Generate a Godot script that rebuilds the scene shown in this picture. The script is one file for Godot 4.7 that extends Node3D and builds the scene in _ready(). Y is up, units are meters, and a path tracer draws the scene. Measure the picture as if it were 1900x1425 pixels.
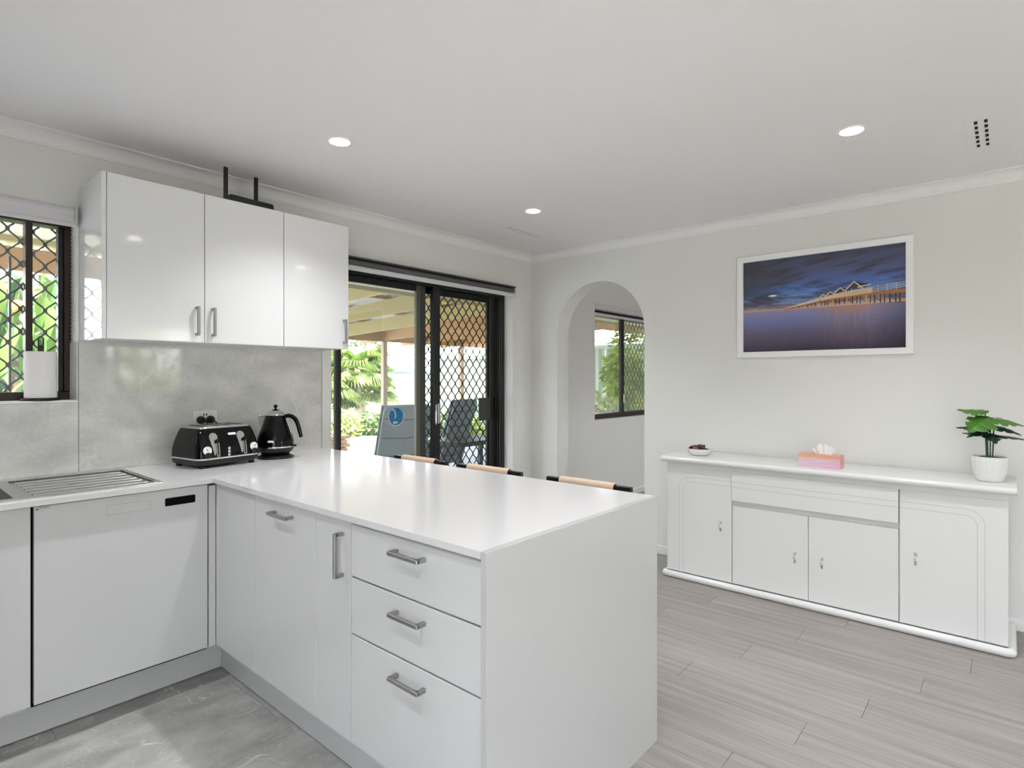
extends Node3D

# ---------------------------------------------------------------- constants
const WZ := -3.265      # inner face of the back wall
const WZO := -3.53      # outer face of the back wall
const WX := 4.04        # face of the right wall with the arch
const WX2 := 4.21
const CEIL := 2.44
const GY := -0.10       # outside ground
const LAMP := 1.45       # energy of one downlight
var M := {}
var used := {}
var rng := RandomNumberGenerator.new()

# ---------------------------------------------------------------- helpers
func sm(key: String, c: Color, rough := 0.5, metal := 0.0, spec := 0.5) -> StandardMaterial3D:
	var m := StandardMaterial3D.new()
	m.resource_name = key
	m.albedo_color = c
	m.roughness = rough
	m.metallic = metal
	m.metallic_specular = spec
	M[key] = m
	return m

func c8(r: float, g: float, b: float) -> Color:
	return Color(r / 255.0, g / 255.0, b / 255.0)

func mb() -> SurfaceTool:
	var st := SurfaceTool.new()
	st.begin(Mesh.PRIMITIVE_TRIANGLES)
	return st

func vert(st: SurfaceTool, p: Vector3, n: Vector3, uv := Vector2.ZERO) -> void:
	st.set_normal(n)
	st.set_uv(uv)
	st.add_vertex(p)

func tri(st: SurfaceTool, a: Vector3, b: Vector3, c: Vector3, n: Vector3) -> void:
	if (b - a).cross(c - a).dot(n) > 0.0:
		vert(st, a, n); vert(st, c, n); vert(st, b, n)
	else:
		vert(st, a, n); vert(st, b, n); vert(st, c, n)

func tri_s(st: SurfaceTool, p: Array, n: Array, uv: Array) -> void:
	var f: Vector3 = (p[1] - p[0]).cross(p[2] - p[0])
	var order := [0, 1, 2]
	if f.dot(n[0] + n[1] + n[2]) > 0.0:
		order = [0, 2, 1]
	for i in order:
		vert(st, p[i], n[i], uv[i])

func quad(st: SurfaceTool, a: Vector3, b: Vector3, c: Vector3, d: Vector3, n: Vector3) -> void:
	tri(st, a, b, c, n)
	tri(st, a, c, d, n)

func quad_uv(st: SurfaceTool, a: Vector3, b: Vector3, c: Vector3, d: Vector3, n: Vector3, ua := Vector2(0, 1), ub := Vector2(1, 1), uc := Vector2(1, 0), ud := Vector2(0, 0)) -> void:
	tri_s(st, [a, b, c], [n, n, n], [ua, ub, uc])
	tri_s(st, [a, c, d], [n, n, n], [ua, uc, ud])

# chamfered box between two corners, in the frame xf
func box(st: SurfaceTool, lo: Vector3, hi: Vector3, bev := 0.0, xf := Transform3D.IDENTITY) -> void:
	var c := (lo + hi) * 0.5
	var h := (hi - lo).abs() * 0.5
	var b: float = min(bev, min(h.x, min(h.y, h.z)) * 0.9)
	var ax := [Vector3.RIGHT, Vector3.UP, Vector3.BACK]
	for i in 3:
		var u: Vector3 = ax[(i + 1) % 3]
		var v: Vector3 = ax[(i + 2) % 3]
		var hu: float = h[(i + 1) % 3] - b
		var hv: float = h[(i + 2) % 3] - b
		for s in [-1.0, 1.0]:
			var o: Vector3 = c + ax[i] * (s * h[i])
			quad(st, xf * (o - u * hu - v * hv), xf * (o + u * hu - v * hv), xf * (o + u * hu + v * hv), xf * (o - u * hu + v * hv), (xf.basis * (ax[i] * s)).normalized())
	if b <= 0.0:
		return
	for i in 3:
		var j := (i + 1) % 3
		var k := (i + 2) % 3
		for s in [-1.0, 1.0]:
			for t in [-1.0, 1.0]:
				var p1: Vector3 = c + ax[i] * (s * h[i]) + ax[j] * (t * (h[j] - b))
				var p2: Vector3 = c + ax[i] * (s * (h[i] - b)) + ax[j] * (t * h[j])
				var e: Vector3 = ax[k] * (h[k] - b)
				quad(st, xf * (p1 - e), xf * (p2 - e), xf * (p2 + e), xf * (p1 + e), (xf.basis * (ax[i] * s + ax[j] * t)).normalized())
	for sx in [-1.0, 1.0]:
		for sy in [-1.0, 1.0]:
			for sz in [-1.0, 1.0]:
				var s3 := Vector3(sx, sy, sz)
				var a := c + Vector3(h.x, h.y - b, h.z - b) * s3
				var d := c + Vector3(h.x - b, h.y, h.z - b) * s3
				var e2 := c + Vector3(h.x - b, h.y - b, h.z) * s3
				tri(st, xf * a, xf * d, xf * e2, (xf.basis * s3).normalized())

# surface of revolution about y; profile of (radius, height)
func lathe(st: SurfaceTool, prof: Array, segs := 32, xf := Transform3D.IDENTITY, flutes := 0, depth := 0.0) -> void:
	var n := prof.size()
	var pn := []
	for i in n:
		var a: Vector2 = prof[max(i - 1, 0)]
		var b: Vector2 = prof[min(i + 1, n - 1)]
		var t := (b - a).normalized()
		pn.append(Vector2(t.y, -t.x))
	for j in segs:
		for i in n - 1:
			var pts := []
			var nor := []
			for k in [[i, j], [i + 1, j], [i + 1, j + 1], [i, j + 1]]:
				var ang: float = TAU * k[1] / segs
				var p: Vector2 = prof[k[0]]
				var r := p.x
				if flutes > 0:
					r *= 1.0 + depth * cos(ang * flutes)
				pts.append(xf * Vector3(cos(ang) * r, p.y, sin(ang) * r))
				var q: Vector2 = pn[k[0]]
				var nn := Vector3(cos(ang) * q.x, q.y, sin(ang) * q.x)
				if flutes > 0:
					var dr := -depth * flutes * sin(ang * flutes)
					nn += Vector3(sin(ang), 0, -cos(ang)) * dr
				nor.append((xf.basis * nn).normalized())
			var z := Vector2.ZERO
			if (pts[0] as Vector3).distance_squared_to(pts[3]) > 1e-12:
				tri_s(st, [pts[0], pts[1], pts[3]], [nor[0], nor[1], nor[3]], [z, z, z])
			if (pts[1] as Vector3).distance_squared_to(pts[2]) > 1e-12:
				tri_s(st, [pts[1], pts[2], pts[3]], [nor[1], nor[2], nor[3]], [z, z, z])

# tube along points; r may be a number or an array
func tube(st: SurfaceTool, pts: Array, r, segs := 8, caps := true, flat := Vector2.ONE) -> void:
	var n := pts.size()
	var rings := []
	var norms := []
	var t0: Vector3 = (pts[1] - pts[0]).normalized()
	var u := t0.cross(Vector3.UP)
	if u.length() < 0.05:
		u = t0.cross(Vector3.RIGHT)
	u = u.normalized()
	for i in n:
		var t: Vector3 = (pts[min(i + 1, n - 1)] - pts[max(i - 1, 0)]).normalized()
		u = (u - t * u.dot(t)).normalized()
		var v := t.cross(u)
		var rr: float = r[i] if r is Array else r
		var ring := []
		var nr := []
		for j in segs:
			var a := TAU * j / segs
			var d := u * cos(a) * flat.x + v * sin(a) * flat.y
			ring.append(pts[i] + d * rr)
			nr.append((u * cos(a) / flat.x + v * sin(a) / flat.y).normalized())
		rings.append(ring)
		norms.append(nr)
	var z := Vector2.ZERO
	for i in n - 1:
		for j in segs:
			var k := (j + 1) % segs
			tri_s(st, [rings[i][j], rings[i + 1][j], rings[i + 1][k]], [norms[i][j], norms[i + 1][j], norms[i + 1][k]], [z, z, z])
			tri_s(st, [rings[i][j], rings[i + 1][k], rings[i][k]], [norms[i][j], norms[i + 1][k], norms[i][k]], [z, z, z])
	if caps:
		for e in [0, n - 1]:
			var nn: Vector3 = (pts[0] - pts[1]).normalized() if e == 0 else (pts[n - 1] - pts[n - 2]).normalized()
			for j in segs:
				tri(st, pts[e], rings[e][j], rings[e][(j + 1) % segs], nn)

# polygon in the xy plane of xf, extruded from z0 to z1
func extrude(st: SurfaceTool, poly: PackedVector2Array, z0: float, z1: float, xf := Transform3D.IDENTITY, smooth := false) -> void:
	var idx := Geometry2D.triangulate_polygon(poly)
	for e in [[z0, -1.0], [z1, 1.0]]:
		var nn: Vector3 = (xf.basis * Vector3(0, 0, e[1] * signf(z1 - z0))).normalized()
		for i in range(0, idx.size(), 3):
			tri(st, xf * Vector3(poly[idx[i]].x, poly[idx[i]].y, e[0]), xf * Vector3(poly[idx[i + 1]].x, poly[idx[i + 1]].y, e[0]), xf * Vector3(poly[idx[i + 2]].x, poly[idx[i + 2]].y, e[0]), nn)
	var cw := 1.0 if Geometry2D.is_polygon_clockwise(poly) else -1.0
	var m := poly.size()
	var en := []
	for i in m:
		var d := poly[(i + 1) % m] - poly[i]
		en.append(Vector2(d.y, -d.x).normalized() * -cw)
	for i in m:
		var j := (i + 1) % m
		var a := Vector3(poly[i].x, poly[i].y, z0)
		var b := Vector3(poly[j].x, poly[j].y, z0)
		var c := Vector3(poly[j].x, poly[j].y, z1)
		var d2 := Vector3(poly[i].x, poly[i].y, z1)
		var ni: Vector2 = en[i]
		var nj: Vector2 = en[i]
		if smooth:
			var pv: Vector2 = en[(i + m - 1) % m]
			var nx: Vector2 = en[j]
			if pv.dot(ni) > 0.7:
				ni = (pv + ni).normalized()
			if nx.dot(nj) > 0.7:
				nj = (nx + nj).normalized()
		var n1 := (xf.basis * Vector3(ni.x, ni.y, 0)).normalized()
		var n2 := (xf.basis * Vector3(nj.x, nj.y, 0)).normalized()
		var z := Vector2.ZERO
		tri_s(st, [xf * a, xf * b, xf * c], [n1, n2, n2], [z, z, z])
		tri_s(st, [xf * a, xf * c, xf * d2], [n1, n2, n1], [z, z, z])

func rrect(w: float, h: float, r: float, seg := 5) -> PackedVector2Array:
	var p := PackedVector2Array()
	for k in 4:
		var cx: float = (w / 2 - r) * [1, -1, -1, 1][k]
		var cy: float = (h / 2 - r) * [1, 1, -1, -1][k]
		for i in seg + 1:
			var a := PI / 2 * (k + float(i) / seg)
			p.append(Vector2(cx + cos(a) * r, cy + sin(a) * r))
	return p

func numbered(called: String) -> String:
	if not used.has(called):
		used[called] = 0
		return called
	used[called] += 1
	return "%s_%03d" % [called, used[called]]

func thing(called: String, label: String, category: String, at := Vector3.ZERO, turn := 0.0, group := "") -> Node3D:
	var o := Node3D.new()
	o.name = numbered(called)
	add_child(o)
	o.position = at
	o.rotation.y = turn
	o.set_meta("label", label)
	o.set_meta("category", category)
	if group != "":
		o.set_meta("group", group)
	return o

func struct(called: String, label: String) -> Node3D:
	var o := Node3D.new()
	o.name = numbered(called)
	add_child(o)
	o.set_meta("kind", "structure")
	o.set_meta("label", label)
	return o

func obj(called: String, st, mat: Material, parent: Node) -> MeshInstance3D:
	var o := MeshInstance3D.new()
	o.name = called if parent != self else numbered(called)
	if st is SurfaceTool:
		o.mesh = st.commit()
	else:
		o.mesh = st
	o.material_override = mat
	parent.add_child(o, true)
	return o

func org(n: Node) -> Vector3:
	var p := Vector3.ZERO
	while n is Node3D and n != self:
		p += (n as Node3D).position
		n = n.get_parent()
	return p

# a box part given in world coordinates under an unturned thing
func part(parent: Node, called: String, lo: Vector3, hi: Vector3, mat: Material, bev := 0.0015) -> MeshInstance3D:
	var st := mb()
	var o := org(parent)
	box(st, lo - o, hi - o, bev)
	return obj(called, st, mat, parent)

func tag(o: Node, label: String, category: String, group := "") -> void:
	o.set_meta("label", label)
	o.set_meta("category", category)
	if group != "":
		o.set_meta("group", group)

func noise(seed_: int, freq: float, oct := 4) -> FastNoiseLite:
	var n := FastNoiseLite.new()
	n.seed = seed_
	n.noise_type = FastNoiseLite.TYPE_SIMPLEX_SMOOTH
	n.frequency = freq
	n.fractal_octaves = oct
	return n

func tex(img: Image) -> ImageTexture:
	return ImageTexture.create_from_image(img)

# seamless value: noise on a torus in x and y
func tnoise(n: FastNoiseLite, u: float, v: float, ku: float, kv: float) -> float:
	# blend of four shifted samples so that the tile repeats
	var a := n.get_noise_2d(u * ku, v * kv)
	var b := n.get_noise_2d((u - 1.0) * ku, v * kv)
	var c := n.get_noise_2d(u * ku, (v - 1.0) * kv)
	var d := n.get_noise_2d((u - 1.0) * ku, (v - 1.0) * kv)
	var fu := smoothstep(0.7, 1.0, u)
	var fv := smoothstep(0.7, 1.0, v)
	return lerpf(lerpf(a, b, fu), lerpf(c, d, fu), fv)

func stone_texture(size: int, base: Color, seed_: int, vein: float, dark: float) -> ImageTexture:
	var img := Image.create(size, size, false, Image.FORMAT_RGB8)
	var n1 := noise(seed_, 1.0, 5)
	var n2 := noise(seed_ + 7, 1.0, 3)
	var n3 := noise(seed_ + 13, 1.0, 3)
	for y in size:
		for x in size:
			var u := float(x) / size
			var v := float(y) / size
			var cl := tnoise(n1, u + v * 0.0, v, 5.0, 9.0)
			var fine := tnoise(n2, u, v, 60.0, 90.0)
			var w := tnoise(n3, u, v, 3.2, 2.2) + 0.18 * cl
			var ve := maxf(0.0, 1.0 - absf(w) * 55.0) * smoothstep(-0.05, 0.35, tnoise(n2, u, v, 4.0, 5.0))
			var w2 := tnoise(n1, v, u, 4.0, 7.0)
			var ve2 := maxf(0.0, 1.0 - absf(w2 + 0.1) * 40.0) * 0.35
			var k := 1.0 + cl * dark + fine * 0.035 + (ve + ve2) * vein
			img.set_pixel(x, y, Color(base.r * k, base.g * k, base.b * k * 0.995))
	img.generate_mipmaps()
	return tex(img)

func wood_texture(size: int, seed_: int) -> ImageTexture:
	var img := Image.create(size, size, false, Image.FORMAT_RGB8)
	var n1 := noise(seed_, 1.0, 4)
	var n2 := noise(seed_ + 3, 1.0, 3)
	for y in size:
		for x in size:
			var u := float(x) / size
			var v := float(y) / size
			var a := tnoise(n1, u, v, 26.0, 1.6)
			var b := tnoise(n2, u, v, 130.0, 4.0)
			var c := tnoise(n1, v, u, 3.0, 5.0)
			var k := 1.0 + a * 0.10 + b * 0.12 + c * 0.05
			img.set_pixel(x, y, Color(0.62 * k, 0.592 * k, 0.574 * k))
	img.generate_mipmaps()
	return tex(img)

func triplanar(m: StandardMaterial3D, t: Texture2D, scale: Vector3, offset := Vector3.ZERO) -> void:
	m.albedo_texture = t
	m.uv1_triplanar = true
	m.uv1_world_triplanar = true
	m.uv1_triplanar_sharpness = 8.0
	m.uv1_scale = scale
	m.uv1_offset = offset

# ---------------------------------------------------------------- scene
func _ready() -> void:
	rng.seed = 4711
	setup_view()
	make_materials()
	build_shell()
	build_openings()
	build_kitchen()
	build_counter_things()
	build_stools()
	build_sideboard()
	build_wall_things()
	build_ceiling_things()
	build_kitchen_behind()
	build_outside()

func setup_view() -> void:
	var cam := Camera3D.new()
	cam.name = "camera"
	add_child(cam)
	var near := 0.05
	cam.projection = Camera3D.PROJECTION_FRUSTUM
	cam.near = near
	cam.far = 200.0
	cam.size = near * 1425.0 / 1062.3
	cam.frustum_offset = Vector2(0, -near * 9.0 / 1062.3)
	cam.position = Vector3(0, 1.331, 0)
	cam.rotation_degrees = Vector3(0, -49.146, 0)
	cam.current = true
	var we := WorldEnvironment.new()
	we.name = "world"
	var e := Environment.new()
	var sky := Sky.new()
	var ps := ProceduralSkyMaterial.new()
	ps.sky_top_color = c8(196, 212, 232)
	ps.sky_horizon_color = c8(246, 248, 250)
	ps.ground_horizon_color = c8(200, 198, 190)
	ps.ground_bottom_color = c8(150, 146, 138)
	ps.sky_curve = 0.25
	ps.sky_energy_multiplier = 2.6
	ps.ground_energy_multiplier = 1.0
	sky.sky_material = ps
	e.background_mode = Environment.BG_SKY
	e.sky = sky
	e.tonemap_mode = Environment.TONE_MAPPER_LINEAR
	e.tonemap_exposure = 1.23
	e.sdfgi_enabled = true
	e.ssao_enabled = true
	e.ssil_enabled = true
	we.environment = e
	add_child(we)
	var sun := DirectionalLight3D.new()
	sun.name = "sun"
	sun.light_energy = 6.0
	sun.light_color = Color(1.0, 0.97, 0.9)
	sun.light_angular_distance = 0.6
	sun.shadow_enabled = true
	add_child(sun)
	sun.look_at_from_position(Vector3.ZERO, Vector3(0.35, -0.9, -0.38), Vector3.UP)

func make_materials() -> void:
	sm("wall", c8(233, 232, 228), 0.75, 0.0, 0.3)
	sm("ceiling", c8(244, 242, 242), 0.85, 0.0, 0.2)
	sm("trim_white", c8(238, 237, 235), 0.45)
	sm("frame_white", c8(250, 249, 249), 0.3)
	sm("cab", c8(231, 231, 231), 0.06, 0.0, 0.5)
	sm("cab_base", c8(216, 216, 216), 0.09, 0.0, 0.5)
	sm("carcass", c8(225, 226, 226), 0.4)
	sm("kick", c8(216, 216, 216), 0.12)
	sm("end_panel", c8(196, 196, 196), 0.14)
	sm("stone", c8(222, 221, 221), 0.11, 0.0, 0.5)
	sm("steel", c8(190, 190, 190), 0.32, 1.0)
	sm("handle", c8(172, 172, 172), 0.4, 1.0)
	sm("chrome", c8(225, 225, 225), 0.06, 1.0)
	sm("black_gloss", c8(5, 5, 6), 0.05, 0.0, 0.4)
	sm("black_plastic", c8(16, 16, 17), 0.4)
	sm("black_metal", c8(14, 14, 15), 0.35)
	sm("gap", c8(10, 10, 10), 0.9)
	sm("frame_black", c8(24, 24, 26), 0.4)
	sm("frame_grey", c8(62, 62, 60), 0.45)
	sm("frame_olive", c8(92, 92, 78), 0.45)
	sm("frame_brown", c8(48, 34, 30), 0.4)
	sm("blind_white", c8(226, 224, 226), 0.6)
	sm("blind_dark", c8(92, 92, 94), 0.8)
	sm("paint_gloss", c8(234, 234, 232), 0.14)
	sm("groove", c8(196, 196, 192), 0.4)
	sm("ceramic", c8(240, 240, 238), 0.18)
	sm("ceramic_matte", c8(236, 235, 233), 0.45)
	sm("paper", c8(240, 238, 236), 0.9)
	sm("leather", c8(226, 200, 176), 0.6)
	sm("plate_white", c8(236, 236, 234), 0.3)
	sm("soil", c8(60, 42, 32), 0.95)
	sm("leaf_dark", c8(30, 52, 34), 0.35)
	sm("leaf_green", c8(74, 126, 40), 0.35)
	sm("stem", c8(48, 84, 44), 0.5)
	sm("wrapper", c8(150, 96, 70), 0.3)
	sm("wrapper_dark", c8(66, 38, 28), 0.35)
	sm("beam", c8(176, 162, 110), 0.7)
	sm("beam_brown", c8(172, 134, 92), 0.7)
	sm("soffit", c8(226, 220, 196), 0.7)
	sm("post", c8(170, 150, 130), 0.7)
	sm("roofing", c8(176, 172, 168), 0.5)
	sm("roof_clear", c8(232, 228, 196), 0.5)
	M.roof_clear.backlight = Color(0.9, 0.88, 0.7)
	sm("paving", c8(214, 208, 200), 0.85)
	sm("patio_slab", c8(168, 168, 172), 0.7)
	sm("fence", c8(146, 160, 142), 0.6)
	sm("fence_cap", c8(120, 150, 160), 0.5)
	sm("fence_mint", c8(186, 204, 190), 0.6)
	sm("shed_roof", c8(240, 240, 238), 0.5)
	sm("outdoor_fabric", c8(120, 128, 134), 0.85)
	sm("outdoor_frame", c8(70, 72, 74), 0.5)
	sm("brick_wood", c8(176, 140, 112), 0.85)
	sm("trunk", c8(190, 178, 160), 0.9)
	sm("bark", c8(110, 92, 74), 0.9)
	sm("lawn", c8(150, 160, 90), 0.95)
	sm("ochre", c8(206, 150, 84), 0.6)
	for k in ["foliage", "foliage_palm"]:
		var f := sm(k, Color.WHITE, 0.55)
		f.vertex_color_use_as_albedo = true
		f.cull_mode = BaseMaterial3D.CULL_DISABLED
		f.backlight = Color(0.5, 0.55, 0.25)
	for k in [["big_leaf_a", c8(66, 116, 42)], ["big_leaf_b", c8(100, 150, 58)], ["big_leaf_c", c8(48, 90, 40)], ["big_leaf_d", c8(134, 170, 74)]]:
		var f2 := sm(k[0], k[1], 0.4)
		f2.cull_mode = BaseMaterial3D.CULL_DISABLED
		f2.backlight = Color(0.5, 0.6, 0.25)
	var g := sm("glass", Color(0.94, 0.97, 0.95, 0.05), 0.0)
	g.transparency = BaseMaterial3D.TRANSPARENCY_ALPHA
	var lamp := sm("lamp_glow", Color.WHITE, 0.4)
	lamp.emission_enabled = true
	lamp.emission = Color(1.0, 0.98, 0.95)
	lamp.emission_energy_multiplier = 18.0
	# stone look of the splashback and of the kitchen floor
	var t1 := stone_texture(640, Color(0.835, 0.83, 0.82), 21, 0.07, 0.10)
	triplanar(sm("splash", Color.WHITE, 0.045), t1, Vector3(0.62, 0.62, 0.62), Vector3(0.3, 0.15, 0.2))
	var t2 := stone_texture(640, Color(0.665, 0.66, 0.65), 55, 0.32, 0.17)
	for i in 3:
		triplanar(sm("tile_%d" % i, Color.WHITE, 0.35), t2, Vector3(0.8, 0.8, 0.8), Vector3(0.37 * i, 0.1, 0.21 * i))
	for i in 4:
		var tw := wood_texture(512, 80 + i * 5)
		var f3: float = [0.985, 0.965, 1.0, 0.975][i]
		triplanar(sm("plank_%d" % i, Color(f3, f3, f3), 0.42, 0.0, 0.35), tw, Vector3(0.9, 0.9, 0.35), Vector3(0.13 * i, 0, 0.29 * i))
	sm("joint", c8(140, 132, 128), 0.9)

# ---------------------------------------------------------------- room shell
func wall_with_holes(st: SurfaceTool, x0: float, x1: float, z0: float, z1: float, y0: float, y1: float, holes: Array) -> void:
	# holes: [xa, xb, ya, yb] sorted in x, not overlapping
	var x := x0
	for h in holes:
		if h[0] > x:
			box(st, Vector3(x, y0, z0), Vector3(h[0], y1, z1))
		if h[2] > y0:
			box(st, Vector3(h[0], y0, z0), Vector3(h[1], h[2], z1))
		if h[3] < y1:
			box(st, Vector3(h[0], h[3], z0), Vector3(h[1], y1, z1))
		x = h[1]
	if x < x1:
		box(st, Vector3(x, y0, z0), Vector3(x1, y1, z1))

func cornice(parent: Node, a: Vector3, b: Vector3, inward: Vector3, ra: Vector3, rb: Vector3) -> void:
	# cove moulding between wall and ceiling from a to b, mitred by ra / rb (extra length per metre of projection)
	var prof := [Vector2(0.0, -0.062), Vector2(0.006, -0.062), Vector2(0.007, -0.054)]
	for i in 9:
		var t := PI / 2 * i / 8.0
		prof.append(Vector2(0.009 + 0.046 * (1.0 - cos(t)), -0.052 + 0.044 * sin(t)))
	prof.append(Vector2(0.058, -0.008))
	prof.append(Vector2(0.068, -0.006))
	prof.append(Vector2(0.068, 0.0))
	var st := mb()
	for i in prof.size() - 1:
		var p: Vector2 = prof[i]
		var q: Vector2 = prof[i + 1]
		var pa := a + inward * p.x + Vector3.UP * p.y + ra * p.x
		var pb := b + inward * p.x + Vector3.UP * p.y + rb * p.x
		var qa := a + inward * q.x + Vector3.UP * q.y + ra * q.x
		var qb := b + inward * q.x + Vector3.UP * q.y + rb * q.x
		var d := q - p
		var n := (inward * d.y - Vector3.UP * d.x).normalized()
		if n.dot(inward - Vector3.UP) < 0.0:
			n = -n
		quad(st, pa, pb, qb, qa, n)
	obj("moulding", st, M.ceiling, parent)

func build_shell() -> void:
	# floor: a concrete slab, timber-look planks, kitchen tiles
	var fl := struct("floor", "grey timber-look plank floor with stone-look tiles in the kitchen")
	var st := mb()
	box(st, Vector3(-1.6, -0.30, WZO), Vector3(8.4, -0.012, 2.75))
	obj("floor_slab", st, M.joint, fl)
	var pw := 0.178
	var pl := 1.22
	var pm := BoxMesh.new()
	var pst := mb()
	box(pst, Vector3(-pw / 2 + 0.0002, -0.012, -pl / 2 + 0.0006), Vector3(pw / 2 - 0.0002, 0.0, pl / 2 - 0.0006), 0.0006)
	var pmesh := pst.commit()
	var r := 0
	var x := 1.62
	while x < 6.4:
		var off := fposmod(r * 0.437 + 0.11, 1.0) * pl
		var z := -3.2 - off
		while z < 2.6:
			var z1: float = min(z + pl, 2.5)
			var z0: float = max(z, WZ)
			var o: MeshInstance3D
			if z1 - z0 > 0.05:
				o = MeshInstance3D.new()
				o.name = "plank"
				if absf(z1 - z0 - pl) < 1e-4:
					o.mesh = pmesh
				else:
					var s2 := mb()
					box(s2, Vector3(-pw / 2 + 0.0002, -0.012, -(z1 - z0) / 2 + 0.0006), Vector3(pw / 2 - 0.0002, 0.0, (z1 - z0) / 2 - 0.0006), 0.0006)
					o.mesh = s2.commit()
				o.position = Vector3(x, 0, (z0 + z1) / 2)
				o.material_override = M["plank_%d" % (rng.randi() % 4)]
				fl.add_child(o, true)
			z += pl
		x += pw
		r += 1
	# far planks of the next room, joined
	st = mb()
	var xe := x - pw / 2
	box(st, Vector3(xe, -0.012, WZ), Vector3(8.2, 0.0, 2.5))
	var rest := obj("plank_field", st, M.plank_1, fl)
	rest.set_meta("kind", "stuff")
	# kitchen tiles 1.2 x 0.6, long side along the back wall
	var k := 0
	var tz := -2.035 - 0.6 * 3
	while tz < 2.5:
		var tx := -1.30 - (0.6 if k % 2 == 1 else 0.0)
		var j := 0
		while tx < 1.52:
			var a := Vector3(max(tx, -1.4), -0.012, max(tz, WZ))
			var b := Vector3(min(tx + 1.2, 1.53), 0.0, min(tz + 0.6, 2.5))
			if b.z - a.z > 0.02 and b.x - a.x > 0.02:
				var s3 := mb()
				box(s3, a + Vector3(0.0005, 0, 0.0005), b - Vector3(0.0005, 0, 0.0005), 0.0005)
				obj("floor_tile", s3, M["tile_%d" % ((k * 2 + j) % 3)], fl)
			tx += 1.2
			j += 1
		tz += 0.6
		k += 1
	# ceiling
	var ce := struct("ceiling", "plain white plaster ceiling")
	st = mb()
	box(st, Vector3(-1.8, CEIL, -3.9), Vector3(8.6, CEIL + 0.2, 3.3))
	obj("ceiling_slab", st, M.ceiling, ce)
	# walls
	var wb := struct("wall_back", "pale grey back wall with kitchen window and sliding door")
	st = mb()
	wall_with_holes(st, -1.6, 8.4, WZO, WZ, -0.3, CEIL, [[-0.75, 0.693, 1.232, 2.09], [2.01, 3.785, 0.0, 2.09], [5.10, 6.95, 0.90, 2.10]])
	obj("plaster", st, M.wall, wb)
	var wr := struct("wall_right", "pale grey wall with arched opening, sideboard and picture")
	var poly := PackedVector2Array()
	var zc := -2.5535
	var hw := 0.4205
	var sp := 1.7175
	poly.append(Vector2(WZ, 0.0))
	poly.append(Vector2(zc - hw, 0.0))
	for i in 33:
		var a2 := PI - PI * i / 32.0
		poly.append(Vector2(zc + cos(a2) * hw, sp + sin(a2) * hw))
	poly.append(Vector2(zc + hw, 0.0))
	poly.append(Vector2(2.5, 0.0))
	poly.append(Vector2(2.5, CEIL))
	poly.append(Vector2(WZ, CEIL))
	st = mb()
	# local x -> world z, local y -> world y, local z -> world -x
	var xf := Transform3D(Basis(Vector3(0, 0, 1), Vector3(0, 1, 0), Vector3(-1, 0, 0)), Vector3(WX2, 0, 0))
	extrude(st, poly, 0.0, WX2 - WX, xf, true)
	obj("plaster", st, M.wall, wr)
	var wl := struct("wall_left", "plain pale wall behind the cooking side of the kitchen")
	st = mb()
	box(st, Vector3(-1.6, -0.3, WZ), Vector3(-1.4, CEIL, 0.15))
	box(st, Vector3(-1.6, -0.3, 0.15), Vector3(-1.4, 0.0, 1.85))
	box(st, Vector3(-1.6, 2.1, 0.15), Vector3(-1.4, CEIL, 1.85))
	box(st, Vector3(-1.6, -0.3, 1.85), Vector3(-1.4, CEIL, 2.5))
	obj("plaster", st, M.wall, wl)
	var wf := struct("wall_front", "plain pale wall opposite the sliding door, with a window")
	st = mb()
	wall_with_holes(st, -1.6, 8.4, 2.5, 2.75, -0.3, CEIL, [[2.2, 3.2, 1.08, 2.05], [5.2, 7.1, 0.8, 2.1]])
	obj("plaster", st, M.wall, wf)
	var we := struct("wall_end", "plain pale end wall of the next room")
	st = mb()
	box(st, Vector3(8.2, -0.3, WZ), Vector3(8.4, CEIL, 2.5))
	obj("plaster", st, M.wall, we)
	# cornices and baseboards
	var z3 := Vector3.ZERO
	var t1 := struct("trim_1", "white cove cornice along the back wall")
	cornice(t1, Vector3(-1.4, CEIL, WZ), Vector3(WX, CEIL, WZ), Vector3(0, 0, 1), z3, Vector3(-1, 0, 0))
	var t2 := struct("trim_2", "white cove cornice along the wall with the arch")
	cornice(t2, Vector3(WX, CEIL, WZ), Vector3(WX, CEIL, 2.5), Vector3(-1, 0, 0), Vector3(0, 0, 1), z3)
	var t3 := struct("trim_3", "white cove cornice above the cooking side")
	cornice(t3, Vector3(-1.4, CEIL, WZ), Vector3(-1.4, CEIL, 2.5), Vector3(1, 0, 0), z3, z3)
	var b1 := struct("baseboard_right", "white skirting board below the picture wall")
	for seg in [[WZ, zc - hw], [zc + hw, 2.5]]:
		st = mb()
		box(st, Vector3(WX - 0.012, 0.0, seg[0]), Vector3(WX, 0.068, seg[1]), 0.004)
		obj("board", st, M.trim_white, b1)
	var b2 := struct("baseboard_back", "white skirting board along the back wall")
	for seg in [[3.785, WX - 0.012], [WX2, 8.2]]:
		st = mb()
		box(st, Vector3(seg[0], 0.0, WZ), Vector3(seg[1], 0.068, WZ + 0.012), 0.004)
		obj("board", st, M.trim_white, b2)

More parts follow.
